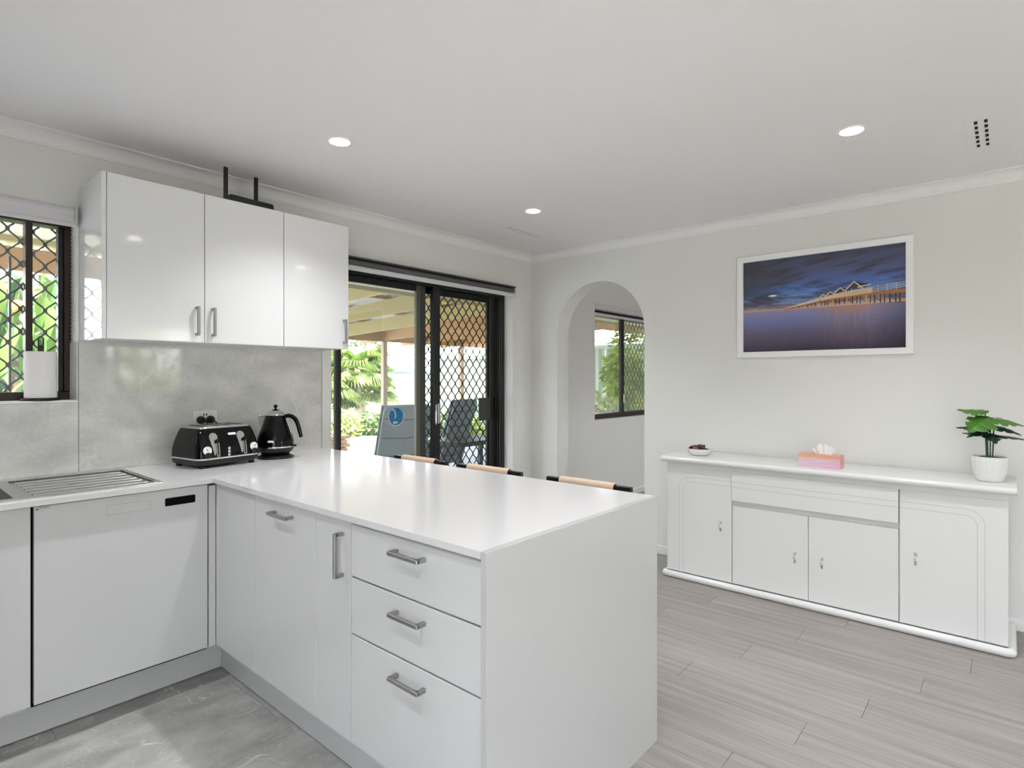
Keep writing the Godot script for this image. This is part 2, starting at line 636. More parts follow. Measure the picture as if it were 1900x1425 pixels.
# diamond security grille in the plane z = zz
func grille(x0: float, x1: float, y0: float, y1: float, zz: float, pw: float, ph: float, ph0 := 0.0) -> SurfaceTool:
	var st := mb()
	var nx := int(ceil((x1 - x0) / pw)) + 1
	var ny := int(ceil((y1 - y0) / ph)) + 1
	var w := 0.0038
	for i in range(-1, nx + 1):
		for j in range(-1, ny + 1):
			for sx in [-1.0, 1.0]:
				for sy in [0.0, 1.0]:
					# from a node on an even row to the neighbour half a pitch away
					var a := Vector2(x0 + i * pw, y0 + ph0 + j * ph)
					var b := a + Vector2(sx * pw * 0.5, (sy - 0.5) * ph)
					var last := a
					var m := 6
					for k in range(1, m + 1):
						var t := float(k) / m
						var e := lerpf(t, smoothstep(0.0, 1.0, t), 0.75)
						var p := Vector2(lerpf(a.x, b.x, e), lerpf(a.y, b.y, t))
						var mid := (p + last) * 0.5
						if mid.x > x0 and mid.x < x1 and mid.y > y0 and mid.y < y1:
							var d := p - last
							var xf := Transform3D(Basis(Vector3(0, 0, 1), atan2(d.y, d.x)), Vector3(mid.x, mid.y, zz))
							box(st, Vector3(-d.length() / 2 - 0.001, -w, -0.002), Vector3(d.length() / 2 + 0.001, w, 0.002), 0.0, xf)
						last = p
			for o in [Vector2.ZERO, Vector2(pw * 0.5, ph * 0.5)]:
				var c: Vector2 = Vector2(x0 + i * pw, y0 + ph0 + j * ph) + o
				if c.x > x0 and c.x < x1 and c.y > y0 and c.y < y1:
					box(st, Vector3(c.x - 0.0078, c.y - 0.0105, zz - 0.0035), Vector3(c.x + 0.0078, c.y + 0.0105, zz + 0.0035), 0.0025)
	return st

func bars(parent: Node, called: String, list: Array, mat: Material, bev := 0.003) -> void:
	for b in list:
		part(parent, called, Vector3(b[0], b[2], b[4]), Vector3(b[1], b[3], b[5]), mat, bev)

func build_openings() -> void:
	# --- kitchen window
	var w := struct("window_1", "dark brown sliding window with diamond security grille above the sink")
	var zf := -3.385
	var zb := -3.47
	bars(w, "frame", [[-0.75, 0.693, 1.232, 1.272, zb, zf], [-0.75, 0.693, 2.05, 2.09, zb, zf], [-0.75, -0.70, 1.272, 2.05, zb, zf], [0.665, 0.693, 1.272, 2.05, zb, zf]], M.frame_brown)
	bars(w, "sash_stile", [[0.645, 0.665, 1.272, 2.05, zb + 0.02, zf - 0.01]], M.frame_black)
	bars(w, "mullion", [[0.525, 0.55, 1.272, 2.05, zb + 0.01, zf - 0.005]], M.frame_brown)
	bars(w, "slim_stile", [[0.478, 0.487, 1.272, 1.90, zb - 0.03, zb]], M.frame_black)
	obj("security_grille", grille(-0.70, 0.645, 1.272, 2.05, -3.45, 0.09, 0.104, 0.02), M.frame_black, w)
	part(w, "pane", Vector3(-0.70, 1.272, -3.432), Vector3(0.645, 2.05, -3.428), M.glass, 0.0)
	part(w, "window_sill", Vector3(-0.75, 1.222, zf), Vector3(0.692, 1.234, WZ + 0.004), M.trim_white, 0.002)
	var b := thing("roller_blind", "white rolled-up roller blind at the head of the sink window", "blind", Vector3(0.0, 2.0, -3.32))
	blind(b, -0.72, 0.688, 2.125, 2.03, -3.265, false)
	var ch := mb()
	var pts := []
	for i in 46:
		var y := 2.06 - i * 0.019
		ch_ball(ch, Vector3(0.683, y, -3.345) - b.position)
		ch_ball(ch, Vector3(0.6835 + 0.003 * sin(i * 0.07), y, -3.305) - b.position)
	obj("bead_chain", ch, M.blind_white, b)

	# --- sliding door
	var d := struct("door_1", "black aluminium sliding glass door with diamond security screen")
	var f0 := -3.50
	var f1 := -3.36
	bars(d, "frame", [[2.01, 3.785, 2.05, 2.09, f0, f1], [2.01, 3.785, 0.0, 0.035, f0, f1], [2.01, 2.05, 0.035, 2.05, f0, f1], [3.745, 3.785, 0.035, 2.05, f0, f1]], M.frame_black)
	for i in 3:
		part(d, "jamb_track", Vector3(3.725, 0.035, f1 - 0.014 - i * 0.025), Vector3(3.745, 2.05, f1 - 0.006 - i * 0.025), M.frame_black, 0.002)
	# fixed glass panel
	bars(d, "panel_stile", [[2.143, 2.171, 0.035, 2.05, -3.43, -3.40]], M.frame_black)
	bars(d, "panel_stile", [[2.127, 2.143, 0.035, 2.05, -3.43, -3.40]], M.frame_grey)
	bars(d, "panel_stile", [[2.821, 2.858, 0.035, 2.05, -3.43, -3.40]], M.frame_olive)
	bars(d, "panel_stile", [[2.858, 2.916, 0.035, 2.05, -3.445, -3.405]], M.frame_grey)
	bars(d, "panel_rail", [[2.171, 2.821, 2.0, 2.05, -3.43, -3.40], [2.171, 2.821, 0.035, 0.11, -3.43, -3.40]], M.frame_black)
	part(d, "pane", Vector3(2.05, 0.1, -3.417), Vector3(2.83, 2.02, -3.413), M.glass, 0.0)
	# sliding glass panel, stile with pull
	var hs := part(d, "slider_stile", Vector3(2.958, 0.035, -3.405), Vector3(3.031, 2.05, -3.365), M.frame_black, 0.003)
	part(hs, "pull_handle", Vector3(2.960, 0.98, -3.365), Vector3(2.970, 1.135, -3.335), M.chrome, 0.002)
	part(hs, "latch_plate", Vector3(3.000, 0.985, -3.366), Vector3(3.028, 1.14, -3.356), M.steel, 0.002)
	# security screen
	bars(d, "screen_stile", [[3.68, 3.744, 0.035, 2.05, -3.475, -3.44]], M.frame_grey)
	bars(d, "screen_stile", [[3.655, 3.68, 0.035, 2.05, -3.475, -3.45]], M.frame_black)
	bars(d, "screen_stile", [[2.87, 2.91, 0.035, 2.05, -3.475, -3.45]], M.frame_black)
	bars(d, "screen_rail", [[2.91, 3.655, 2.0, 2.05, -3.475, -3.45], [2.91, 3.655, 0.035, 0.12, -3.475, -3.45]], M.frame_black)
	obj("security_grille", grille(2.91, 3.655, 0.12, 2.0, -3.462, 0.083, 0.109, 0.03), M.frame_black, d)
	var lp := part(d, "lock_plate", Vector3(3.543, 0.972, -3.449), Vector3(3.68, 1.169, -3.437), M.frame_grey, 0.002)
	part(lp, "lock", Vector3(3.70, 1.005, -3.44), Vector3(3.735, 1.167, -3.425), M.black_plastic, 0.004)
	part(d, "threshold", Vector3(2.01, -0.02, f0 - 0.05), Vector3(3.785, 0.01, f1 + 0.02), M.frame_grey, 0.003)
	# roller blind of the door
	var b2 := thing("roller_blind", "double roller blind rolled up above the sliding door", "blind", Vector3(2.9, 2.05, -3.24))
	var st := mb()
	var o := b2.position
	box(st, Vector3(2.0, 2.118, WZ) - o, Vector3(3.765, 2.13, -3.205) - o, 0.002)
	obj("fascia_top", st, M.frame_grey, b2)
	st = mb()
	tube(st, [Vector3(2.0, 2.095, -3.235) - o, Vector3(3.755, 2.095, -3.235) - o], 0.021, 16)
	obj("dark_roll", st, M.blind_dark, b2)
	st = mb()
	tube(st, [Vector3(2.0, 2.062, -3.243) - o, Vector3(3.76, 2.062, -3.243) - o], 0.019, 16)
	obj("white_roll", st, M.blind_white, b2)
	st = mb()
	box(st, Vector3(3.755, 2.04, WZ) - o, Vector3(3.768, 2.132, -3.205) - o, 0.003)
	obj("bracket", st, M.blind_white, b2)
	# round sticker on the pane
	var stk := thing("window_sticker", "round blue sticker with a rainbow on the sliding door glass", "sticker", Vector3(2.637, 1.055, -3.4115))
	st = mb()
	var seg := 48
	for i in seg:
		var a := TAU * i / seg
		var a2 := TAU * (i + 1) / seg
		var R := 0.071
		var p0 := Vector3(cos(a) * R, sin(a) * R, 0)
		var p1 := Vector3(cos(a2) * R, sin(a2) * R, 0)
		tri_s(st, [Vector3.ZERO, p0, p1], [Vector3.BACK, Vector3.BACK, Vector3.BACK], [Vector2(0.5, 0.5), Vector2(0.5 + cos(a) * 0.5, 0.5 - sin(a) * 0.5), Vector2(0.5 + cos(a2) * 0.5, 0.5 - sin(a2) * 0.5)])
	var sk := sm("sticker", Color.WHITE, 0.3)
	sk.albedo_texture = sticker_texture()
	obj("disc", st, sk, stk)

	# --- window of the next room
	var n := struct("window_2", "dark brown sliding window seen through the arch")
	bars(n, "frame", [[5.10, 6.95, 0.90, 0.955, -3.44, -3.33], [5.10, 6.95, 2.02, 2.10, -3.44, -3.336], [5.10, 5.13, 0.955, 2.06, -3.44, -3.33], [6.91, 6.95, 0.955, 2.06, -3.44, -3.33]], M.frame_brown)
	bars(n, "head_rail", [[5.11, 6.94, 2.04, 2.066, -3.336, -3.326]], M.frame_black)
	bars(n, "meeting_stile", [[5.81, 5.875, 0.955, 2.06, -3.396, -3.36]], M.frame_black)
	bars(n, "sash_stile", [[5.875, 5.91, 0.955, 2.06, -3.42, -3.38]], M.frame_brown)
	part(n, "latch", Vector3(5.842, 1.06, -3.36), Vector3(5.862, 1.16, -3.345), M.plate_white, 0.003)
	obj("security_grille", grille(5.91, 6.91, 0.955, 2.06, -3.43, 0.083, 0.109, 0.0), M.frame_brown, n)
	part(n, "pane", Vector3(5.13, 0.955, -3.402), Vector3(6.91, 2.06, -3.398), M.glass, 0.0)
	var b3 := thing("roller_blind", "white roller blind above the window beyond the arch", "blind", Vector3(6.0, 2.05, -3.28))
	o = b3.position
	part(b3, "cassette", Vector3(5.10, 2.068, -3.33), Vector3(6.94, 2.125, WZ + 0.01), M.blind_white, 0.006)
	part(b3, "bottom_rail", Vector3(5.11, 2.012, -3.326), Vector3(6.93, 2.040, -3.30), M.blind_white, 0.004)

	# --- window on the opposite wall (mirrored in the splashback)
	var v := struct("window_3", "window in the wall facing the sliding door")
	bars(v, "frame", [[2.2, 3.2, 1.08, 1.12, 2.58, 2.66], [2.2, 3.2, 2.01, 2.05, 2.58, 2.66], [2.2, 2.24, 1.12, 2.01, 2.58, 2.66], [3.16, 3.2, 1.12, 2.01, 2.58, 2.66], [2.33, 2.39, 1.12, 2.01, 2.58, 2.66]], M.frame_brown)
	part(v, "pane", Vector3(2.24, 1.12, 2.618), Vector3(3.16, 2.01, 2.622), M.glass, 0.0)

	# --- unseen glazed door and large window, added to bring soft fill daylight in
	var g := struct("door_2", "added wide glazed sliding door behind the kitchen, letting in fill daylight")
	bars(g, "frame", [[-1.54, -1.46, 2.05, 2.1, 0.15, 1.85], [-1.54, -1.46, 0.0, 0.04, 0.15, 1.85], [-1.54, -1.46, 0.04, 2.05, 0.15, 0.2], [-1.54, -1.46, 0.04, 2.05, 1.8, 1.85], [-1.54, -1.46, 0.04, 2.05, 0.97, 1.03]], M.frame_black)
	part(g, "pane", Vector3(-1.502, 0.04, 0.2), Vector3(-1.498, 2.05, 0.97), M.glass, 0.0)
	part(g, "pane", Vector3(-1.502, 0.04, 1.03), Vector3(-1.498, 2.05, 1.8), M.glass, 0.0)
	var q := struct("added_window_4", "added large window giving the next room fill light from the front yard")  # unseen window added so daylight brightens the wall beyond the arch
	bars(q, "frame", [[5.2, 7.1, 2.05, 2.1, 2.58, 2.66], [5.2, 7.1, 0.8, 0.85, 2.58, 2.66], [5.2, 5.25, 0.85, 2.05, 2.58, 2.66], [7.05, 7.1, 0.85, 2.05, 2.58, 2.66], [6.12, 6.18, 0.85, 2.05, 2.58, 2.66]], M.frame_black)
	part(q, "pane", Vector3(5.25, 0.85, 2.618), Vector3(6.12, 2.05, 2.622), M.glass, 0.0)
	part(q, "pane", Vector3(6.18, 0.85, 2.618), Vector3(7.05, 2.05, 2.622), M.glass, 0.0)

func ch_ball(st: SurfaceTool, p: Vector3) -> void:
	lathe(st, [Vector2(0, -0.0026), Vector2(0.0024, 0), Vector2(0, 0.0026)], 5, Transform3D(Basis(), p))

func blind(b: Node3D, x0: float, x1: float, ytop: float, ybot: float, zc: float, _dark: bool) -> void:
	var o := b.position
	var st := mb()
	# the rolled fabric: a fat roll with a curved upper side
	tube(st, [Vector3(x0, ytop - 0.030, zc - 0.005) - o, Vector3(x1 - 0.012, ytop - 0.030, zc - 0.005) - o], 0.030, 20)
	obj("fabric_roll", st, M.blind_white, b)
	part(b, "fabric_drop", Vector3(x0, ybot + 0.012, zc + 0.017), Vector3(x1 - 0.014, ytop - 0.035, zc + 0.0225), M.blind_white, 0.0)
	part(b, "bottom_rail", Vector3(x0, ybot, zc + 0.012), Vector3(x1 - 0.010, ybot + 0.02, zc + 0.027), M.blind_white, 0.004)
	st = mb()
	box(st, Vector3(x1 - 0.010, ybot + 0.005, zc - 0.03) - o, Vector3(x1, ytop + 0.004, zc + 0.030) - o, 0.006)
	obj("bracket", st, M.blind_white, b)

func sticker_texture() -> ImageTexture:
	var s := 160
	var img := Image.create(s, s, false, Image.FORMAT_RGB8)
	var n := noise(5, 0.045, 3)
	for y in s:
		for x in s:
			var u := (x + 0.5) / s * 2.0 - 1.0
			var v := (y + 0.5) / s * 2.0 - 1.0
			var rr := Vector2(u, v).length()
			var a := n.get_noise_2d(x, y)
			var c := c8(20, 90, 190).lerp(c8(20, 150, 140), clampf(0.5 + a * 1.6 + v * 0.35, 0, 1))
			if n.get_noise_2d(x + 300, y * 1.5) > 0.28:
				c = c8(40, 60, 170)
			var rb := Vector2(u + 0.75, v + 0.15).length()
			if rb > 0.52 and rb < 0.78 and v < 0.2 and u > -0.6:
				var t := (rb - 0.52) / 0.26
				c = Color.from_hsv(0.83 - t * 0.83, 0.85, 0.95)
			if Vector2((u + 0.1) / 0.32, (v - 0.62) / 0.12).length() < 1.0:
				c = c8(190, 200, 235)
			if Vector2(u + 0.15, v + 0.62).length() < 0.11:
				c = c8(220, 120, 90)
			if rr > 0.91:
				c = c8(226, 190, 160).lerp(c8(120, 190, 170), clampf(0.5 - v, 0, 1))
			img.set_pixel(x, y, c)
	return tex(img)

# ---------------------------------------------------------------- kitchen
# bar handle: ends on the face at a and b, standing off along out
func bar_handle(a: Vector3, b: Vector3, out: Vector3, off: float, t: float, depth: float, parent: Node) -> MeshInstance3D:
	var st := mb()
	var o := org(parent)
	var d := (b - a).normalized()
	var side := d.cross(out).normalized()
	var L := (b - a).length()
	var xf := Transform3D(Basis(d, out, side), a - o)
	# grip
	box(st, Vector3(-depth / 2, off - t, -depth / 2), Vector3(L + depth / 2, off, depth / 2), 0.0015, xf)
	for s in [0.0, L]:
		box(st, Vector3(s - depth / 2, 0.0, -depth / 2), Vector3(s + depth / 2, off - t * 0.5, depth / 2), 0.0012, xf)
	var h := obj("handle", st, M.handle, parent)
	h.set_meta("label", "brushed steel bar handle")
	return h

func build_kitchen() -> void:
	# splashback panels
	var sp := thing("splashback", "grey marble-look splashback panels between benchtop and overhead cupboards", "splashback", Vector3(0.7, 0.9, WZ))
	part(sp, "panel", Vector3(-1.39, 0.9005, WZ + 0.0006), Vector3(0.6925, 1.222, -3.255), M.splash, 0.0008)
	part(sp, "panel", Vector3(0.6945, 0.9005, WZ + 0.0006), Vector3(1.936, 1.514, -3.255), M.splash, 0.0008)
	part(sp, "return_panel", Vector3(0.686, 1.2345, -3.384), Vector3(0.6925, 1.505, WZ + 0.006), M.splash, 0.0008)
	part(sp, "edge_trim", Vector3(1.936, 0.9005, WZ + 0.0006), Vector3(1.94, 1.514, -3.253), M.steel, 0.0005)
	# benchtop and waterfall end
	var bt := thing("benchtop", "glossy white stone benchtop turning the corner into the peninsula", "benchtop", Vector3(1.4, 0.88, -2.2))
	var st := mb()
	var o := bt.position
	# back run is split round the sink opening
	var sx0 := -0.62
	var sx1 := 0.845
	box(st, Vector3(-1.39, 0.88, -3.255) - o, Vector3(sx0, 0.90, -2.604) - o)
	box(st, Vector3(sx0, 0.88, -3.255) - o, Vector3(sx1, 0.90, -3.19) - o)
	box(st, Vector3(sx0, 0.88, -2.668) - o, Vector3(sx1, 0.90, -2.604) - o)
	box(st, Vector3(sx1, 0.88, -3.255) - o, Vector3(1.031, 0.90, -2.604) - o)
	box(st, Vector3(1.031, 0.88, -3.255) - o, Vector3(1.945, 0.90, -0.9955) - o)
	obj("slab", st, M.stone, bt)
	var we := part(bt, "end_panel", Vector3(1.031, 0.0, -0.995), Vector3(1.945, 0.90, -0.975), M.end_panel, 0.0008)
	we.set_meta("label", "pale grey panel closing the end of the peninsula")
	# sink with drainer
	var sk := thing("sink", "stainless steel sink with ribbed drainer set in the white benchtop", "sink", Vector3(0.2, 0.9, -2.93))
	o = sk.position
	st = mb()
	# rim deck with an opening for the bowl
	var y0 := 0.9
	var y1 := 0.9035
	box(st, Vector3(-0.63, y0, -3.205) - o, Vector3(0.855, y1, -3.16) - o, 0.001)
	box(st, Vector3(-0.63, y0, -2.70) - o, Vector3(0.855, y1, -2.655) - o, 0.001)
	box(st, Vector3(0.835, y0, -3.16) - o, Vector3(0.855, y1, -2.70) - o, 0.001)
	box(st, Vector3(0.385, y0, -3.16) - o, Vector3(0.43, y1, -2.70) - o, 0.001)
	box(st, Vector3(-0.63, y0, -3.16) - o, Vector3(-0.05, y1, -2.70) - o, 0.001)
	obj("rim", st, M.steel, sk)
	part(sk, "drainer_tray", Vector3(0.43, 0.893, -3.16), Vector3(0.835, 0.897, -2.70), M.steel, 0.0)
	for i in 6:
		var z := -3.115 + i * 0.074
		st = mb()
		tube(st, [Vector3(0.445, 0.8965, z) - o, Vector3(0.82, 0.8975, z) - o], 0.013, 12, true, Vector2(1.0, 0.5))
		obj("drainer_rib", st, M.steel, sk)
	st = mb()
	box(st, Vector3(-0.05, 0.72, -3.16) - o, Vector3(0.385, 0.724, -2.70) - o)
	box(st, Vector3(-0.054, 0.72, -3.16) - o, Vector3(-0.05, 0.9, -2.70) - o)
	box(st, Vector3(0.385, 0.72, -3.16) - o, Vector3(0.389, 0.9, -2.70) - o)
	box(st, Vector3(-0.05, 0.72, -3.164) - o, Vector3(0.385, 0.9, -3.16) - o)
	box(st, Vector3(-0.05, 0.72, -2.70) - o, Vector3(0.385, 0.9, -2.696) - o)
	var bowl := obj("bowl", st, M.steel, sk)
	bowl.set_meta("label", "deep sink bowl")

	# sink cabinet left of the dishwasher
	var c1 := thing("base_cabinet", "glossy white sink cupboard left of the dishwasher", "cabinet", Vector3(-0.2, 0.0, -2.9), 0.0, "base cupboards")
	part(c1, "carcass", Vector3(-0.82, 0.15, -3.25), Vector3(0.41, 0.70, -2.648), M.carcass)
	part(c1, "door", Vector3(-0.80, 0.165, -2.645), Vector3(-0.198, 0.876, -2.627), M.cab_base)
	part(c1, "door", Vector3(-0.194, 0.165, -2.645), Vector3(0.420, 0.876, -2.627), M.cab_base)
	# dishwasher
	var dw := thing("dishwasher", "white built-in dishwasher with black display and inset grip", "dishwasher", Vector3(0.72, 0.0, -2.9))
	part(dw, "body", Vector3(0.425, 0.15, -3.25), Vector3(1.022, 0.868, -2.652), M.gap)
	var dd := part(dw, "door", Vector3(0.4295, 0.165, -2.652), Vector3(1.0165, 0.874, -2.627), M.cab_base)
	# recessed outline of the grip: four thin grooves
	var gx0 := 0.648
	var gx1 := 0.797
	var gy0 := 0.804
	var gy1 := 0.842
	st = mb()
	o = dw.position
	var rp := rrect(gx1 - gx0, gy1 - gy0, 0.005, 4)
	var ri := rrect(gx1 - gx0 - 0.0016, gy1 - gy0 - 0.0016, 0.0042, 4)
	for i in rp.size():
		var j := (i + 1) % rp.size()
		var cc := Vector3((gx0 + gx1) / 2, (gy0 + gy1) / 2, -2.6266) - o
		quad(st, cc + Vector3(rp[i].x, rp[i].y, 0), cc + Vector3(rp[j].x, rp[j].y, 0), cc + Vector3(ri[j].x, ri[j].y, 0), cc + Vector3(ri[i].x, ri[i].y, 0), Vector3.BACK)
	obj("grip_outline", st, sm("outline_grey", c8(120, 120, 120), 0.6), dd)
	st = mb()
	extrude(st, rrect(0.116, 0.033, 0.004, 4), 0.0, 0.0012, Transform3D(Basis(), Vector3(0.908, 0.822, -2.627) - o))
	obj("display", st, sm("display_black", c8(4, 4, 5), 0.5, 0.0, 0.25), dd)
	lettering(dd, "ASKO", Vector3(0.443, 0.8605, -2.6267) - o, 0.0095, Basis(), sm("ink_grey", c8(90, 90, 92), 0.6))
	st = mb()
	box(st, Vector3(0.4345, 0.8606, -2.627) - o, Vector3(0.4375, 0.8676, -2.6264) - o, 0.0, Transform3D.IDENTITY)
	box(st, Vector3(0.4385, 0.8606, -2.627) - o, Vector3(0.4412, 0.8676, -2.6264) - o, 0.0, Transform3D.IDENTITY)
	obj("emblem", st, M.ink_grey, dd)
	# corner filler and kicks
	var fi := thing("corner_filler", "narrow white filler strip between dishwasher and peninsula cupboards", "filler panel", Vector3(1.035, 0.165, -2.64))
	part(fi, "strip", Vector3(1.0215, 0.165, -2.645), Vector3(1.0505, 0.868, -2.627), M.cab_base)
	var kb := thing("kickboard", "grey-white recessed kickboard running under the cupboards", "kickboard", Vector3(1.1, 0.0, -2.7))
	part(kb, "board", Vector3(-1.39, 0.004, -2.76), Vector3(1.137, 0.15, -2.745), M.kick)
	part(kb, "board", Vector3(1.121, 0.004, -2.744), Vector3(1.137, 0.15, -0.997), M.kick)
	# peninsula cupboards, doors facing -x at x = 1.051
	var fx := 1.051
	var bx := 1.069
	var a1 := thing("base_cabinet", "plain white corner panel cupboard beside the dishwasher corner", "cabinet", Vector3(1.35, 0.0, -2.44), 0.0, "base cupboards")
	part(a1, "carcass", Vector3(bx, 0.15, -2.62), Vector3(1.66, 0.878, -2.257), M.carcass, 0.0)
	part(a1, "stile", Vector3(fx, 0.165, -2.6265), Vector3(bx, 0.872, -2.607), M.cab_base)
	part(a1, "door", Vector3(fx, 0.165, -2.605), Vector3(bx, 0.872, -2.2565), M.cab_base)
	var a2 := thing("base_cabinet", "white pull-out bin cupboard with horizontal handle at its top", "cabinet", Vector3(1.35, 0.0, -2.03), 0.0, "base cupboards")
	part(a2, "carcass", Vector3(bx, 0.15, -2.255), Vector3(1.66, 0.878, -1.805), M.carcass, 0.0)
	var p := part(a2, "door", Vector3(fx, 0.165, -2.2535), Vector3(bx, 0.872, -1.8045), M.cab_base)
	bar_handle(Vector3(fx, 0.829, -2.088), Vector3(fx, 0.829, -1.962), Vector3(-1, 0, 0), 0.036, 0.012, 0.012, p)
	var a3 := thing("base_cabinet", "narrow white cupboard with a vertical handle next to the drawers", "cabinet", Vector3(1.35, 0.0, -1.70), 0.0, "base cupboards")
	part(a3, "carcass", Vector3(bx, 0.15, -1.803), Vector3(1.66, 0.878, -1.597), M.carcass, 0.0)
	p = part(a3, "door", Vector3(fx, 0.165, -1.8015), Vector3(bx, 0.872, -1.5965), M.cab_base)
	bar_handle(Vector3(fx, 0.828, -1.636), Vector3(fx, 0.694, -1.636), Vector3(-1, 0, 0), 0.036, 0.012, 0.012, p)
	var a4 := thing("drawer_cabinet", "white three-drawer cupboard at the end of the peninsula", "cabinet", Vector3(1.35, 0.0, -1.30))
	part(a4, "carcass", Vector3(bx, 0.15, -1.595), Vector3(1.66, 0.878, -0.997), M.carcass, 0.0)
	var ys := [[0.7005, 0.866, 0.827], [0.5175, 0.6955, 0.648], [0.165, 0.5125, 0.463]]
	for i in 3:
		p = part(a4, "drawer", Vector3(fx, ys[i][0], -1.592), Vector3(bx, ys[i][1], -1.008), M.cab_base, 0.0025)
		bar_handle(Vector3(fx, ys[i][2], -1.353), Vector3(fx, ys[i][2], -1.231), Vector3(-1, 0, 0), 0.036, 0.012, 0.012, p)
	var bp := thing("back_panel", "white panel closing the stool side of the peninsula", "panel", Vector3(1.67, 0.0, -2.0))
	part(bp, "panel", Vector3(1.661, 0.002, -3.24), Vector3(1.679, 0.8795, -0.997), M.cab_base)

	# overhead cupboards
	var u1 := thing("overhead_cabinet", "glossy white double-door overhead cupboard beside the sink window", "cabinet", Vector3(1.10, 1.51, -3.08), 0.0, "overhead cupboards")
	part(u1, "end_panel", Vector3(0.697, 1.505, -3.254), Vector3(0.7145, 2.217, -2.903), M.cab, 0.001)
	part(u1, "carcass", Vector3(0.715, 1.512, -3.254), Vector3(1.506, 2.214, -2.924), M.carcass, 0.0)
	p = part(u1, "door", Vector3(0.7165, 1.505, -2.921), Vector3(1.1085, 2.217, -2.903), M.cab, 0.0018)
	bar_handle(Vector3(1.073, 1.668, -2.903), Vector3(1.073, 1.543, -2.903), Vector3(0, 0, 1), 0.034, 0.011, 0.012, p)
	p = part(u1, "door", Vector3(1.1115, 1.505, -2.921), Vector3(1.5055, 2.217, -2.903), M.cab, 0.0018)
	bar_handle(Vector3(1.146, 1.668, -2.903), Vector3(1.146, 1.543, -2.903), Vector3(0, 0, 1), 0.034, 0.011, 0.012, p)
	var u2 := thing("overhead_cabinet", "glossy white single-door overhead cupboard next to the sliding door", "cabinet", Vector3(1.70, 1.51, -3.08), 0.0, "overhead cupboards")
	part(u2, "carcass", Vector3(1.5075, 1.512, -3.254), Vector3(1.8845, 2.214, -2.924), M.carcass, 0.0)
	part(u2, "end_panel", Vector3(1.885, 1.505, -3.254), Vector3(1.901, 2.217, -2.922), M.cab, 0.001)
	p = part(u2, "door", Vector3(1.5085, 1.505, -2.921), Vector3(1.901, 2.217, -2.903), M.cab, 0.0018)
	bar_handle(Vector3(1.866, 1.668, -2.903), Vector3(1.866, 1.543, -2.903), Vector3(0, 0, 1), 0.034, 0.011, 0.012, p)

func lettering(parent: Node, text: String, at: Vector3, height: float, basis: Basis, mat: Material) -> void:
	var tm := TextMesh.new()
	var f := SystemFont.new()
	f.font_names = PackedStringArray(["Droid Sans"])
	tm.font = f
	tm.text = text
	tm.font_size = 32
	tm.pixel_size = height / 23.0
	tm.depth = 0.0005
	tm.horizontal_alignment = HORIZONTAL_ALIGNMENT_LEFT
	tm.vertical_alignment = VERTICAL_ALIGNMENT_BOTTOM
	var o := MeshInstance3D.new()
	o.name = "lettering"
	o.mesh = tm
	o.material_override = mat
	parent.add_child(o, true)
	o.position = at
	o.basis = basis

